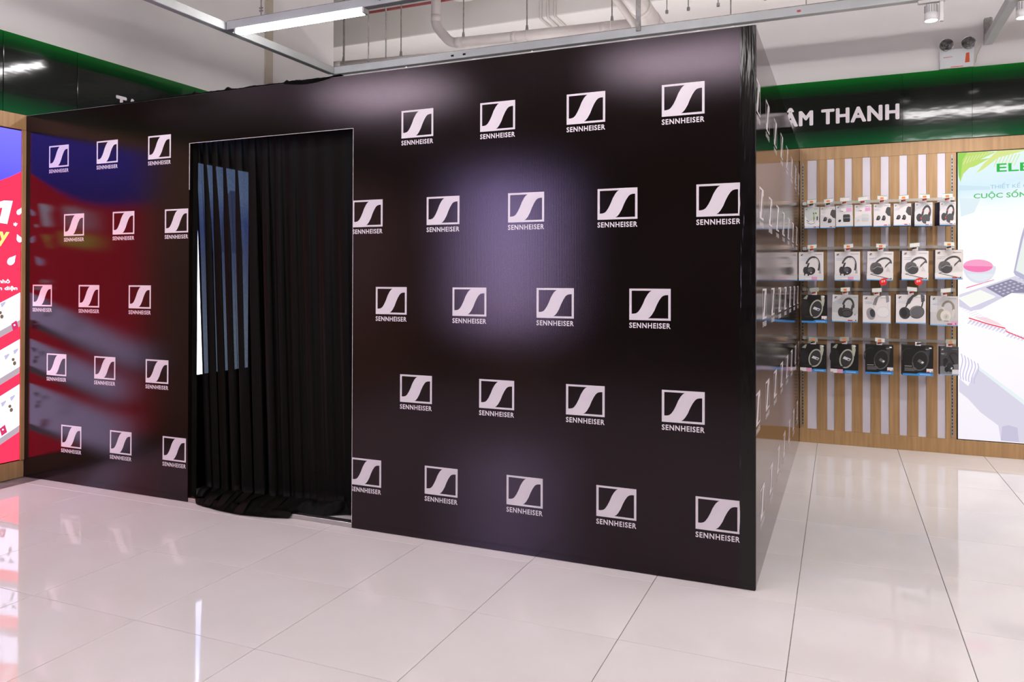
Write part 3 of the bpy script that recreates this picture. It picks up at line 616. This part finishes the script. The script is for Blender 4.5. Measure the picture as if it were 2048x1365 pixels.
        a.P(ell(.3, .36, .19, .21, 18, .2), (58, 57, 62)); a.P(ell(.27, .37, .1, .15, 16, .2), (34, 33, 38)); a.P(ell(.7, .4, .25, .22, 24, .3), (70, 69, 72)); a.P(ell(.71, .4, .22, .19, 24, .3), (96, 95, 98)); a.P(arcband(.71, .4, .235, .205, .015, .015, 1, 3.6, .3), (150, 149, 152))
    elif st == 'beigehs':
        a.R(.0, .45, .25, .95, (204, 204, 206)); a.P([(.78, .3), (.85, .6), (.92, .25)], (190, 188, 188))
        a.P(arcband(.64, .6, .24, .25, .085, .07, -.3, math.pi*.98, -.1), (138, 132, 118)); a.P([(.76, .3), (.82, .56), (.9, .55), (.84, .28)], (206, 202, 194)); a.P([(.42, .5), (.44, .62), (.52, .62), (.52, .5)], (206, 202, 194))
        a.P(ell(.38, .36, .14, .21, 18, -.25), (150, 144, 130)); a.P(ell(.56, .33, .19, .19, 22), (214, 210, 202)); a.P(ell(.58, .3, .1, .1, 16), (196, 192, 184)); a.P([(.56, .26), (.58, .34), (.6, .34), (.58, .26)], (110, 108, 104)); a.R(.5, .15, .66, .17, (130, 126, 120))
    elif st == 'inear':
        a.P([(0, .02), (1, .02), (1, .4), (0, .3)], (120, 120, 124)); a.P(arcband(.72, .6, .26, .2, .03, .03, .3, 3.2), (34, 33, 35)); a.P([(.48, .7), (.55, .7), (.8, .4), (.7, .36)], (26, 25, 27))
        a.P(ell(.3, .5, .13, .1, 14), (24, 23, 25)); a.P(ell(.25, .4, .08, .12, 12), (30, 29, 31)); a.P(ell(.55, .27, .2, .16, 18, -.3), (40, 39, 41)); a.P(ell(.36, .2, .12, .1, 12), (28, 27, 29)); a.P([(.56, .22), (.6, .28), (.68, .27), (.64, .2)], (200, 200, 204)); a.R(.06, .74, .22, .77, (190, 190, 192))
def product(x0, z1, x1, z0, st, face, side, label, rz=0, ry=0, depth=.07, extras=(), n_back=0, band=C_lb, name='headphone_box', cat='box', group=None, brand=True):
    w_ = x1-x0; h_ = z1-z0; cx = (x0+x1)/2
    mb = MB(); mb.cbox((-w_/2, 0, 0), (w_/2, depth, h_), .0015, flat(side, .4))
    o = mb.build(name, None); o.location = (cx, YB, z0); o.rotation_euler = (0, math.radians(ry), math.radians(rz)); tag(o, label, cat, group)
    MB().add([(-w_/2+.0012, -.0004, .0012), (w_/2-.0012, -.0004, .0012), (w_/2-.0012, -.0004, h_-.0012), (-w_/2+.0012, -.0004, h_-.0012)], [(0, 1, 2, 3)], flat(face, .35)).build('front_face', None, o, recalc=False)
    a = Art(w_, h_, -.0006); art_for(st, a); a.mb.build('printed_picture', None, o, recalc=False)
    yy = -.0006-.00018*(a.k+2)
    def patch(nm, pts, c): return MB().add([((u-.5)*w_, yy, v*h_) for u, v in pts], [tuple(range(len(pts)))], flat(c, .4)).build(nm, None, o, recalc=False)
    if band == C_blue:
        patch('blue_band', [(0, .005), (1, .005), (1, .11), (.55, .11), (.45, .07), (0, .07)], C_blue)
        mb2 = MB(); mb2.add([((.74+v.x*.36-.5)*w_, yy-.0002, (.035+v.y*.03)*h_) for v in LET_V], LET_F, flat((206, 226, 244)))
        mb2.build('brand_lettering', None, o, recalc=False)
    elif band:
        patch('blue_band', [(0, .0), (1, .0), (1, .035), (0, .035)], band)
    if brand and st not in ('silver', 'darkbox'):
        ec = (30, 28, 30) if face[0] > 120 else (226, 224, 226)
        cyv = .9
        mb2 = MB(); mb2.add([((.13+v.x*.1-.5)*w_, yy, cyv*h_+v.y*.076*w_) for v in EMB_V], EMB_F, flat(ec)); mb2.build('brand_emblem', None, o, recalc=False)
        mb2 = MB(); mb2.add([((.79+v.x*.3-.5)*w_, yy, (.905+v.y*.024)*h_) for v in LET_V], LET_F, flat((132, 130, 134))); mb2.build('brand_lettering', None, o, recalc=False)
        for k in range(2): patch('fine_print', [(.08, .76-.055*k), (.36, .76-.055*k), (.36, .778-.055*k), (.08, .778-.055*k)], (196, 206, 222) if face[0] > 120 else (120, 118, 122))
    for e in extras:
        if e == 'pink': patch('pink_sticker', [(.52, .02), (.74, .02), (.74, .14), (.52, .14)], (222, 160, 196)); patch('white_sticker', [(.27, .02), (.52, .02), (.52, .1), (.27, .1)], (232, 228, 230))
        if e == 'pinkr': patch('pink_sticker', [(.76, .02), (1, .02), (1, .14), (.76, .14)], (222, 160, 196))
        if e == 'pinkl':
            yy -= .0006; patch('pink_sticker', [(.24, .0), (.45, .0), (.45, .13), (.24, .13)], (222, 158, 192)); patch('white_sticker', [(.0, .0), (.24, .0), (.24, .135), (.0, .135)], (224, 218, 220)); patch('red_mark', [(.0, .005), (.1, .005), (.1, .03), (0, .03)], (196, 50, 46))
        if e == 'white': patch('white_sticker', [(.78, .13), (.99, .13), (.99, .25), (.78, .25)], (228, 222, 222)); yy -= .0003; patch('red_mark', [(.79, .13), (.88, .13), (.88, .155), (.79, .155)], (196, 50, 46)); patch('barcode', [(.94, .14), (.975, .14), (.975, .17), (.94, .17)], (60, 58, 62))
        if e == 'whitelow': patch('white_sticker', [(.65, .04), (.99, .04), (.99, .2), (.65, .2)], (218, 216, 218))
        if e == 'red': yy -= .0003; patch('red_mark', [(.62, .045), (.8, .045), (.8, .08), (.62, .08)], (204, 44, 50)); patch('barcode', [(.9, .05), (.94, .05), (.94, .09), (.9, .09)], (60, 58, 72))
        if e == 'badge':
            bd = MB().add([(.13*w_+v[0], yy-.0012, -.012+v[1]) for v in ell(0, 0, .027, .027, 24)], [tuple(range(24))], flat((222, 40, 38), .35)).build('round_red_badge', None, o, recalc=False)
            for k in range(2):
                for j in range(3):
                    MB().add([(.13*w_-.013+.015*k+u, yy-.0018, -.016+.006*j+.003*k+v) for u, v in ((0, 0), (.011, .002), (.011, .006), (0, .004))], [(0, 1, 2, 3)], flat((246, 214, 210))).build('badge_mark', None, o, recalc=False)
    # hanging tab
    MB().box((-.02, .001, h_-.001), (.02, .003, h_+.028)).build('hang_tab', flat((226, 222, 224), .3), o)
    return o, cx, z1
R1 = [(.049, 1.959, .161, 1.786, 'sport', C_pale, C_navy, 'small pale box with green sport earphones, leftmost in top row', 0, .5, ('red',)),
      (.168, 1.96, .282, 1.785, 'buds', C_white, C_navy, 'small white box with two black earbuds, between sport earphones and black case', 0, 0, ('red',)),
      (.287, 1.967, .413, 1.793, 'case_black', C_pale, C_navy, 'small box picturing an open black charging case, with pink sticker', 0, -.5, ()),
      (.423, 1.967, .548, 1.792, 'case_white', C_white, C_navy, 'small box picturing a pale charging case, with pink sticker', 0, 0, ()),
      (.56, 1.968, .682, 1.788, 'buds2', C_white, (70, 66, 70), 'small white earbuds box just right of the pale charging case box', 0, 0, ('red',)),
      (.702, 1.966, .825, 1.791, 'buds2', C_white, C_navy, 'small white earbuds box just left of the two grey headset boxes', 0, .5, ('red',)),
      (.848, 1.968, .973, 1.784, 'hs_red', C_grey, C_navy, 'grey box with black headset and red accents, second from right in top row', 7, .8, ('whitelow', 'red')),
      (1.017, 1.966, 1.132, 1.787, 'hs_red', C_grey, C_navy, 'grey box with black headset and red accents, rightmost in top row', 15, .5, ('whitelow', 'red'))]
R2 = [(.004, 1.593, .195, 1.358, 'onear', C_white, C_navy, 'white box with black on-ear headphones, leftmost in second row', 0, 0, ('pink',)),
      (.276, 1.593, .465, 1.359, 'onear', C_white, C_dk, 'white box with black on-ear headphones, second from left in second row', 0, 0, ('pink',)),
      (.511, 1.592, .7, 1.362, 'overear', C_white, C_navy, 'white box with grey cabled headphones and red badge, middle of second row', 0, 1.2, ('red', 'badge')),
      (.758, 1.594, .946, 1.364, 'overear', C_white, C_navy, 'white box with grey cabled headphones and red badge, fourth in second row', 6, .8, ('red', 'badge')),
      (.988, 1.598, 1.176, 1.371, 'overear', (214, 208, 204), C_dk, 'white box with grey cabled headphones overlapping the light box edge, second row', 4, .6, ('red',))]
R3 = [(.027, 1.243, .221, 1.015, 'silver', C_black, C_black, 'black box with silver headphones and blue band, leftmost in third row', 0, 0, ('white',)),
      (.256, 1.247, .447, 1.028, 'greybox', C_pale, C_navy, 'grey box with black headphones standing upright, second in third row', 1, 1, ('red',)),
      (.482, 1.243, .684, 1.023, 'whitehs', C_white, C_navy, 'white box picturing white headphones with grey pads, middle of third row', 0, 0, ()),
      (.718, 1.252, .928, 1.026, 'blackhs', C_white, C_navy, 'white box picturing large dark headphones, fourth in third row', 2, .4, ()),
      (.955, 1.244, 1.143, 1.016, 'beigehs', C_grey, C_navy, 'grey box with beige headphones and pink sticker, rightmost in third row', 3, .6, ('pinkr', 'red'))]
R4 = [(.016, .841, .213, .618, 'silver', C_black, C_black, 'black box with silver headphones and pink sticker, leftmost in bottom row', 0, .4, ('pinkl',)),
      (.245, .851, .45, .616, 'silver', C_black, C_black, 'black box with silver headphones and pink sticker, second in bottom row', -2, .6, ('pinkl',)),
      (.502, .852, .702, .62, 'darkbox', C_black, C_black, 'black box with black headphones and blue band, middle of bottom row', 0, 0, ('white',)),
      (.766, .856, .977, .622, 'darkbox', C_black, C_black, 'black box with black headphones and blue band, fourth in bottom row', 3, .5, ('white',)),
      (1.022, .855, 1.148, .639, 'inear', C_dk, (40, 40, 44), 'dark grey box with black in-ear monitors, rightmost in bottom row', 4, 0, ('whitelow',))]
GRN = flat((110, 168, 130)); ORG = flat((244, 136, 52)); TAGW = flat((234, 230, 230), .3); LOCK = flat((150, 26, 30), .3); DLOCK = flat((46, 20, 22), .3)
ri = 0
ordn = ['first', 'second', 'third', 'fourth', 'fifth', 'sixth', 'seventh', 'eighth']
for row, zr, nm in zip((R1, R2, R3, R4), RAILZ, names):
    for k, q in enumerate(row):
        x0, z1, x1, z0, st, fc, sd, lab, rz, ry, ex = q
        blue = C_blue if st in ('silver', 'darkbox') else C_lb
        if st == 'inear': blue = (120, 160, 200)
        deep = {'hs_red': .1, 'overear': .085, 'onear': .08, 'darkbox': .1, 'blackhs': .1}.get(st, .07)
        nme = 'earphone_box' if row is R1 and k < 6 or st == 'inear' else 'headphone_box'
        o, cx, zt = product(x0, z1, x1, z0, st, fc, sd, lab, rz, ry, deep, ex, band=blue, name=nme)
        jx = random.uniform(-.004, .01); zt2 = zt+.012
        tilt = random.uniform(-.004, .004)
        hk = thing('display_hook', 'hook with price tag above the %s box from the left in the %s row' % (ordn[k], nm), 'hook', (cx, D-.03, zr), 'display hooks on the slatted panel')
        put(MB().tube([(cx, D-.036, zr), (cx, D-.12, zt2+.012), (cx, YB-.03, zt2+.01), (cx, YB-.034, zt2+.02)], .0028, 6).build('prong', M_steel, hk, smooth=True))
        tw = .034; th_ = .036; yt = YB-.036; zc = zt2+.012; xc = cx+jx
        dirty = (nm, k) in (('third', 0), ('bottom', 0), ('bottom', 1), ('bottom', 4))
        if (nm, k) != ('bottom', 3):
            card = put(MB().add([(xc-tw, yt, zc+tilt), (xc+tw, yt, zc-tilt), (xc+tw, yt-.006, zc+th_-tilt), (xc-tw, yt-.006, zc+th_+tilt), (xc-tw, yt+.002, zc+tilt), (xc+tw, yt+.002, zc-tilt), (xc+tw, yt-.004, zc+th_-tilt), (xc-tw, yt-.004, zc+th_+tilt)],
                                [(0, 1, 2, 3), (7, 6, 5, 4), (0, 4, 5, 1), (1, 5, 6, 2), (2, 6, 7, 3), (3, 7, 4, 0)], M_glass if dirty else TAGW).build('price_card', None, hk, recalc=False))
            g = MB()
            for za, zb in ((.0, .004), (th_-.003, th_)):
                g.add([(xc-tw, yt-.0008-.006*za/th_, zc+za+tilt), (xc+tw, yt-.0008-.006*za/th_, zc+za-tilt), (xc+tw, yt-.0008-.006*zb/th_, zc+zb-tilt), (xc-tw, yt-.0008-.006*zb/th_, zc+zb+tilt)], [(0, 1, 2, 3)], GRN)
            keep(g.build('green_border', None, card, recalc=False))
            plain = (nm, k) in (('top', 2), ('top', 3), ('second', 3), ('third', 0), ('third', 2), ('third', 3), ('third', 4))
            if not plain:
                keep(MB().add([(xc-.014+a, yt-.0012-.006*b/th_, zc+b) for a, b in ((0, .009), (.024, .009), (.024, .023), (0, .023))], [(0, 1, 2, 3)], ORG).build('orange_patch', None, card, recalc=False))
        put(MB().tube([(xc-.018, yt-.002, zc-.009), (xc+.012, yt-.002, zc-.003)], .0065, 10).build('stop_lock', LOCK if random.random() < .55 or row is R3 else DLOCK, hk, smooth=True))
# ------------------------------------------------------------------ overhead rails, lamps, pipes
RZ = 3.2
def rail_x(y, x0, x1, label, name='lighting_rail'):
    t = thing(name, label, 'rail', (x0, y, RZ))
    mb = MB(); mb.cbox((x0, y-.03, RZ), (x1, y+.03, RZ+.062), .003); put(mb.build('channel', M_rail, t))
    put(MB().box((x0, y-.02, RZ+.0625), (x1, y+.02, RZ+.07)).build('lip', M_steel, t)); return t
rl = rail_x(2.19, -3.88, 6.5, 'long white rail hanging above the booth in front of the pipes')
for xx, zz in ((-3.5, 4.3), (-3.32, 4.3), (-.4, 3.7), (.55, 3.7), (2.4, 4.3)):
    put(MB().tube([(xx, 2.19, RZ+.06), (xx, 2.19, CEIL)], .0055, 6).build('hanger_rod', M_steel, rl))
for xx in (-2.66, -2.55, .05): put(MB().box((xx, 2.157, RZ+.02), (xx+.025, 2.16, RZ+.035)).build('cable_clip', M_black if xx < 0 else M_red, rl))
put(MB().box((-1.085, 2.14, RZ+.03), (-1.05, 2.156, CEIL)).build('flat_strut', M_steel, rl))
def rail_y(x, y0, y1, label):
    t = thing('lighting_rail', label, 'rail', (x, y0, RZ))
    put(MB().cbox((x-.03, y0, RZ), (x+.03, y1, RZ+.062), .003).build('channel', M_rail, t)); return t
rail_y(-3.87, -1.165, 2.155, 'white rail running from front to back beside the lit tube lamp')
rr = rail_y(1.376, 2.225, D+.03, 'short white rail reaching the back wall beside the emergency lamp')
put(MB().cbox((1.345, D-.02, RZ+.03), (1.4, D+.03, RZ+.2), .003).build('wall_bracket', M_steel, rr))
put(MB().tube([(1.35, D-.03, RZ+.05), (1.38, D-.06, RZ+.19)], .008, 6).build('bracket_clamp', M_steel, rr))
def linear_lamp(x, y, ln, label, group):
    t = thing('linear_lamp', label, 'lamp', (x, y, RZ), group)
    put(MB().cbox((x, y-.02, RZ-.012), (x+ln, y+.02, RZ-.0005), .003).build('housing', M_lamp, t))
    d = MB(); d.add([(x+.01, y-.026, RZ-.013), (x+ln-.01, y-.026, RZ-.013), (x+ln-.01, y+.026, RZ-.013), (x+.01, y+.026, RZ-.013),
                     (x+.01, y-.026, RZ-.034), (x+ln-.01, y-.026, RZ-.034), (x+ln-.01, y+.026, RZ-.034), (x+.01, y+.026, RZ-.034)],
                    [(3, 2, 1, 0), (4, 5, 6, 7), (0, 1, 5, 4), (1, 2, 6, 5), (2, 3, 7, 6), (3, 0, 4, 7)])
    put(d.build('diffuser', M_led, t))
    for xe in (x-.02, x+ln): put(MB().cbox((xe, y-.029, RZ-.037), (xe+.02, y+.029, RZ-.001), .003).build('end_cap', M_lamp, t))
rr2 = rail_x(.875, -3.835, 6.5, 'white rail above the booth doorway carrying the lit tube lamp')
for xx in (-3.535, -2.2): put(MB().tube([(xx, .875, RZ+.06), (xx, .875, CEIL)], .005, 6).build('hanger_rod', M_steel, rr2))
for q in (3.33, 3.31): put(MB().tube([(-3.55, .875, q), (-3.52, .875, q)], .006, 6).build('rod_nut', M_steel, rr2))
put(MB().tube([(-2.63, .84, RZ+.08), (-2.6, .84, RZ+.07), (-2.57, .84, RZ+.085)], .004, 6).build('wire_clip', M_black, rr2))
put(MB().tube([(-2.55, .84, RZ+.045), (-2.49, .838, RZ+.025)], .003, 6).build('wire_clip', M_black, rr2))
for y, nm in ((4.6, 'nearer'), (6.9, 'farther')):
    rt = rail_x(y, -6.3, 6.0, 'white lighting rail behind the back partition, %s one' % nm)
    for x in (-5.5, 0, 5.5): put(MB().tube([(x, y, RZ+.06), (x, y, CEIL)], .005, 6).build('hanger_rod', M_steel, rt))
for x in (-6.0, -3.4, -.8, 1.8): linear_lamp(x, 6.9, 1.5, 'tube lamp out of view behind the back partition', 'tube lamps behind the partition')
for x in (-6.0, -3.4, -.8, 1.8): linear_lamp(x, 4.6, 1.5, 'tube lamp out of view behind the back partition', 'tube lamps behind the partition')
linear_lamp(-3.745, .875, 1.1, 'lit white tube lamp under the rail above the doorway', 'linear lamps on the rails')
for k, y in enumerate((-1.2, -2.9, -6.4)):
    rail_x(y, -4.8, 6.5, 'white lighting rail over the aisle, %s row from the booth' % ('nearest', 'second', 'farthest')[k])
lamp_spots = [(x, .875) for x in (-1.41, .93, 3.27)]+[(x, y) for y in (-1.2, -2.9) for x in (-4.35, -1.45, 1.0, 3.4)]+[(4.6, -6.4)]
for x, y in lamp_spots: linear_lamp(x, y, 1.2, 'tube lamp out of view over the aisle in front of the booth', 'tube lamps over the aisle')
def spot(x, y, label, light=True, tilt=(0, 0, 0), group='spot lamps on rails'):
    t = thing('spot_lamp', label, 'lamp', (x, y, RZ), group)
    put(MB().cbox((x-.09, y-.018, RZ-.022), (x+.07, y+.018, RZ-.0005), .003).build('track_adapter', M_lamp, t))
    put(MB().cbox((x+.035, y-.014, RZ-.15), (x+.06, y+.014, RZ-.022), .003).build('bracket', M_lamp, t))
    zc = RZ-.09
    prof = [(0, .055), (.034, .055), (.036, .05), (.036, .0), (.041, -.002), (.041, -.045), (.038, -.048)]
    n = 24; vs = []; fs = []
    for r_, z_ in prof:
        for k in range(n): vs.append((x-.012+r_*math.cos(2*math.pi*k/n), y+r_*math.sin(2*math.pi*k/n), zc+z_))
    for i in range(len(prof)-1):
        for k in range(n): fs.append((i*n+k, i*n+(k+1) % n, (i+1)*n+(k+1) % n, (i+1)*n+k))
    b = MB(); b.add(vs, fs); put(b.build('head', M_lamp, t, smooth=True))
    fn = MB()
    for k in range(16):
        a = 2*math.pi*k/16; c, s = math.cos(a), math.sin(a)
        fn.add([(x-.012+.036*c-.002*s, y+.036*s+.002*c, zc+.003), (x-.012+.036*c+.002*s, y+.036*s-.002*c, zc+.003), (x-.012+.041*c, y+.041*s, zc+.003), (x-.012+.036*c-.002*s, y+.036*s+.002*c, zc+.05), (x-.012+.036*c+.002*s, y+.036*s-.002*c, zc+.05), (x-.012+.041*c, y+.041*s, zc+.05)], [(0, 2, 5, 3), (2, 1, 4, 5), (3, 5, 4), (0, 1, 2)])
    put(fn.build('cooling_fins', flat((150, 150, 150)), t))
    fc = MB(); fc.add([(x-.012+.037*math.cos(2*math.pi*k/n), y+.037*math.sin(2*math.pi*k/n), zc-.049) for k in range(n)], [tuple(range(n))]); put(fc.build('lens', M_spotface, t))
    if light:
        ld = bpy.data.lights.new('spot_beam', 'SPOT'); ld.energy = SPOT_POWER; ld.spot_size = math.radians(110); ld.spot_blend = 1; ld.shadow_soft_size = .035; ld.color = (1, .93, .88)
        lo = bpy.data.objects.new('spot_beam', ld); COL.objects.link(lo); lo.location = (x-.012, y, zc-.055); lo.rotation_euler = (math.radians(22), 0, 0); lo.parent = t; keep(lo)
spot(.885, 2.19, 'white spot lamp with lit face on the long rail, left of the emergency lamp')
spot(1.425, 2.36, 'white spot lamp with lit face at the upper right corner of the picture')
for x in (2.6, 4.2): spot(x, 2.19, 'white spot lamp on the long rail right of the picture', True, group='spot lamps out of view')
# twin-head emergency lamp on the back wall
el = thing('emergency_lamp', 'white twin-head emergency lamp box with orange mark standing on the green sign', 'lamp', (1.155, D, 3.032))
put(MB().cbox((1.04, D-.03, 3.032), (1.275, D+.029, 3.18), .004).build('case', M_lamp, el))
put(MB().box((1.045, D-.0315, 3.036), (1.27, D-.03, 3.176)).build('front_plate', flat((206, 210, 212)), el))
put(MB().add([(1.212, D-.032, 3.065), (1.244, D-.032, 3.067), (1.242, D-.032, 3.142), (1.22, D-.032, 3.14)], [(0, 1, 2, 3)]).build('orange_mark', flat((206, 78, 24)), el))
put(MB().add([(1.065, D-.032, 3.115), (1.13, D-.032, 3.118), (1.13, D-.032, 3.123), (1.065, D-.032, 3.121)], [(0, 1, 2, 3)]).build('red_line', flat((206, 120, 116)), el))
put(MB().add([(1.115, D-.032, 3.037), (1.2, D-.032, 3.037), (1.2, D-.032, 3.044), (1.115, D-.032, 3.044)], [(0, 1, 2, 3)]).build('red_strip', flat((216, 120, 104)), el))
for xc in (1.085, 1.235):
    vs = []; fs = []; n = 24
    prof = [(0, .0), (.02, .006), (.036, .02), (.046, .042), (.05, .05), (.052, .05), (.05, .02), (.03, .0), (.012, -.008)]
    for r_, d_ in prof:
        for k in range(n):
            vs.append((xc+r_*math.cos(2*math.pi*k/n), D-.0+.0-d_*.9, 3.225+r_*math.sin(2*math.pi*k/n)-.25*d_))
    for i in range(len(prof)-1):
        for k in range(n): fs.append((i*n+k, i*n+(k+1) % n, (i+1)*n+(k+1) % n, (i+1)*n+k))
    hd = MB(); hd.add(vs, fs); h1 = put(hd.build('lamp_head', M_chrome, el, smooth=True))
    keep(MB().tube([(xc, D-.005, 3.223), (xc, D-.03, 3.219)], [.012, .008], 10).build('bulb', flat((120, 118, 112), .2), h1, smooth=True))
    put(MB().tube([(xc, D+.01, 3.175), (xc, D+.01, 3.215)], .008, 8).build('swivel', M_lamp, el, smooth=True))
put(MB().tube([(1.29, D+.02, 3.07), (1.3, D+.02, 3.13), (1.33, D+.02, 3.2)], .002, 6).build('cable', flat((170, 168, 166)), el))
# pipes
def elbow(p0, p1, p2, k=5):
    out = []; p0, p1, p2 = map(Vector, (p0, p1, p2))
    for i in range(k+1):
        t = i/k; out.append(p0*(1-t)**2+p1*2*t*(1-t)+p2*t*t)
    return out
KP = 1.3933
def fp(x, z, y0=2.6): return (CAM.x+(x-CAM.x)*KP, 5.0 if y0 == 2.6 else 5.2, CAM.z+(z-CAM.z)*KP)
t = thing('drain_pipe', 'white drain pipe dropping from the ceiling and bending right below the beam', 'pipe', fp(-3.05, 3.5))
pts = [(fp(-3.052, 3.6)[0], 5.0, CEIL)]+elbow(fp(-3.052, 3.72), fp(-3.052, 3.665), fp(-3.015, 3.62))+elbow(fp(-2.935, 3.53), fp(-2.89, 3.487), fp(-2.83, 3.486))+[fp(-1.2, 3.44)]
put(MB().tube(pts, .061, 16).build('pipe', M_pipe, t, smooth=True))
for a, b in (((-3.052, 3.7), (-3.052, 3.76)), ((-2.85, 3.4865), (-2.78, 3.4845)), ((-2.3, 3.471), (-2.25, 3.469)), ((-1.5, 3.447), (-1.42, 3.445))):
    put(MB().tube([fp(*a), fp(*b)], .065, 16).build('coupling', M_pipe, t, smooth=True))
for x in (-2.771, -2.158, -1.402):
    a = fp(x, 3.486-.03*(x+2.82))
    h_ = put(MB().tube([(a[0], 5.0, a[2]+.07), (a[0], 5.0, CEIL)], .008, 6).build('hanger_rod', M_steel, t))
    keep(MB().tube([(a[0], 5.0, a[2]+.06), (a[0], 5.0, a[2]+.12)], [.02, .014], 8).build('hanger_nut', M_steel, h_))
    keep(MB().tube([(a[0]-.008, 5.0, a[2]), (a[0]+.008, 5.0, a[2])], .066, 16).build('clamp', M_pipe, h_))
t = thing('drain_pipe', 'lower white drain pipe just above the booth, ending left behind the wall edge', 'pipe', fp(-4.1, 3.4))
put(MB().tube([fp(-4.6, 3.44), fp(-2.2, 3.355)], .05, 16).build('pipe', M_pipe, t, smooth=True))
put(MB().tube([fp(-4.18, 3.426), fp(-4.08, 3.4225)], .055, 16).build('coupling', M_pipe, t, smooth=True))
for x in (-4.063, -3.42):
    a = fp(x, 3.42-.034*(x+4.06))
    h_ = put(MB().tube([(a[0], 5.0, a[2]+.055), (a[0], 5.0, CEIL)], .008, 6).build('hanger_rod', M_steel, t))
    keep(MB().tube([(a[0], 5.0, a[2]+.05), (a[0], 5.0, a[2]+.11)], [.02, .014], 8).build('hanger_nut', M_steel, h_))
t = thing('fat_drain_pipe', 'thick white drain pipe running from front to back beyond the partition', 'pipe', (-1.52, 4.0, 4.1))
put(MB().tube([(-1.52, 1.0, 4.13), (-1.52, 6.5, 4.05)], .105, 20).build('pipe', M_pipe, t, smooth=True))
for y in (3.95, 4.4, 4.72): put(MB().tube([(-1.52, y, 4.13-.0145*(y-1)), (-1.52, y+.09, 4.13-.0145*(y-.91))], .112, 20).build('coupling', M_pipe, t, smooth=True))
t = thing('branch_pipe', 'thinner white pipe joining the drain pipe beside the thick pipe', 'pipe', (-1.75, 4.5, 4.2))
put(MB().tube([(-1.72, 1.0, 4.35), (-1.74, 4.72, 4.15)]+elbow((-1.745, 4.85, 4.15), (-1.75, 4.93, 4.16), (-1.78, 4.935, 4.2)), .055, 14).build('pipe', M_pipe, t, smooth=True))
o = MB().tube([fp(-4.7, 3.945, 2.75), fp(2.0, 3.945, 2.75)], .018, 10).build('sprinkler_pipe', M_red, None, smooth=True)
tag(o, 'thin red sprinkler pipe running below the ceiling beside the lit tube lamp', 'pipe')
t = thing('ceiling_lamp', 'white round ceiling lamp behind the red pipe at the top of the drain pipe', 'lamp', fp(-2.95, 4.0))
a = fp(-3.06, 3.93)
put(MB().tube([(a[0]+.1, 5.5, a[2]+.22), (a[0]+.1, 5.5, a[2]+.18), (a[0]+.1, 5.5, a[2]+.165)], [.24, .24, .2], 28).build('plate', M_lamp, t))
put(MB().tube([(a[0]+.1, 5.5, a[2]+.22), (a[0]+.1, 5.5, CEIL)], .03, 8).build('stem', M_lamp, t))
# thin conduits on the beam
for k, x in enumerate((-3.36, -3.26, -3.16)):
    o = MB().tube([(x, 5.98, CEIL), (x, 5.98, 4.85), (x, 5.99, 4.838), (x, 8.5, 4.838)], .017, 8).build('conduit', M_pipe, None, smooth=True)
    tag(o, 'thin pale conduit bent under the ceiling beam, %s of three' % ('left', 'middle', 'right')[k], 'conduit', 'conduits on the beam')
for k, (x, ln) in enumerate(((-.95, .2), (-.78, .28), (-.55, .16), (-.2, .2), (-.02, .2), (.2, .2), (.42, .2))):
    o = MB().tube([(x, 2.6, RZ+.3), (x, 2.6, CEIL)], .0045, 6).build('hanger_rod', M_steel)
    MB().tube([(x, 2.6, RZ+.29), (x, 2.6, RZ+.315)], .012, 8).build('rod_end', M_steel, o)
    tag(o, 'thin steel hanger rod above the long rail, %s from the left' % ordn[k], 'rod', 'hanger rods above the long rail')
# ------------------------------------------------------------------ opposite side of the shop (seen only as reflections)
lo_ = thing('light_box', 'blue-white backlit light box across the aisle, mirrored in the booth wall', 'light box', (-3.5, -5.3, 0))
put(MB().cbox((-4.1, -5.45, .001), (-2.95, -5.35, 2.75), .004).build('stand', M_wood, lo_))
put(MB().box((-4.0, -5.349, .75), (-3.05, -5.34, 2.65)).build('poster', poster_mat('backlit_blue_poster', [(0, (7, 6, 9)), (.5, (8.5, 7.8, 12)), (1, (7, 6.6, 12))], 2, .75, 2.65), lo_))
# small printed pieces on the light boxes need no direct light sampling of their own
for m in bpy.data.materials:
    if m.name.startswith('backlit_') and m.name not in ('backlit_red', 'backlit_violet', 'backlit_white', 'backlit_blue_white', 'backlit_beach_poster', 'backlit_blue_poster'):
        m.cycles.emission_sampling = 'NONE'
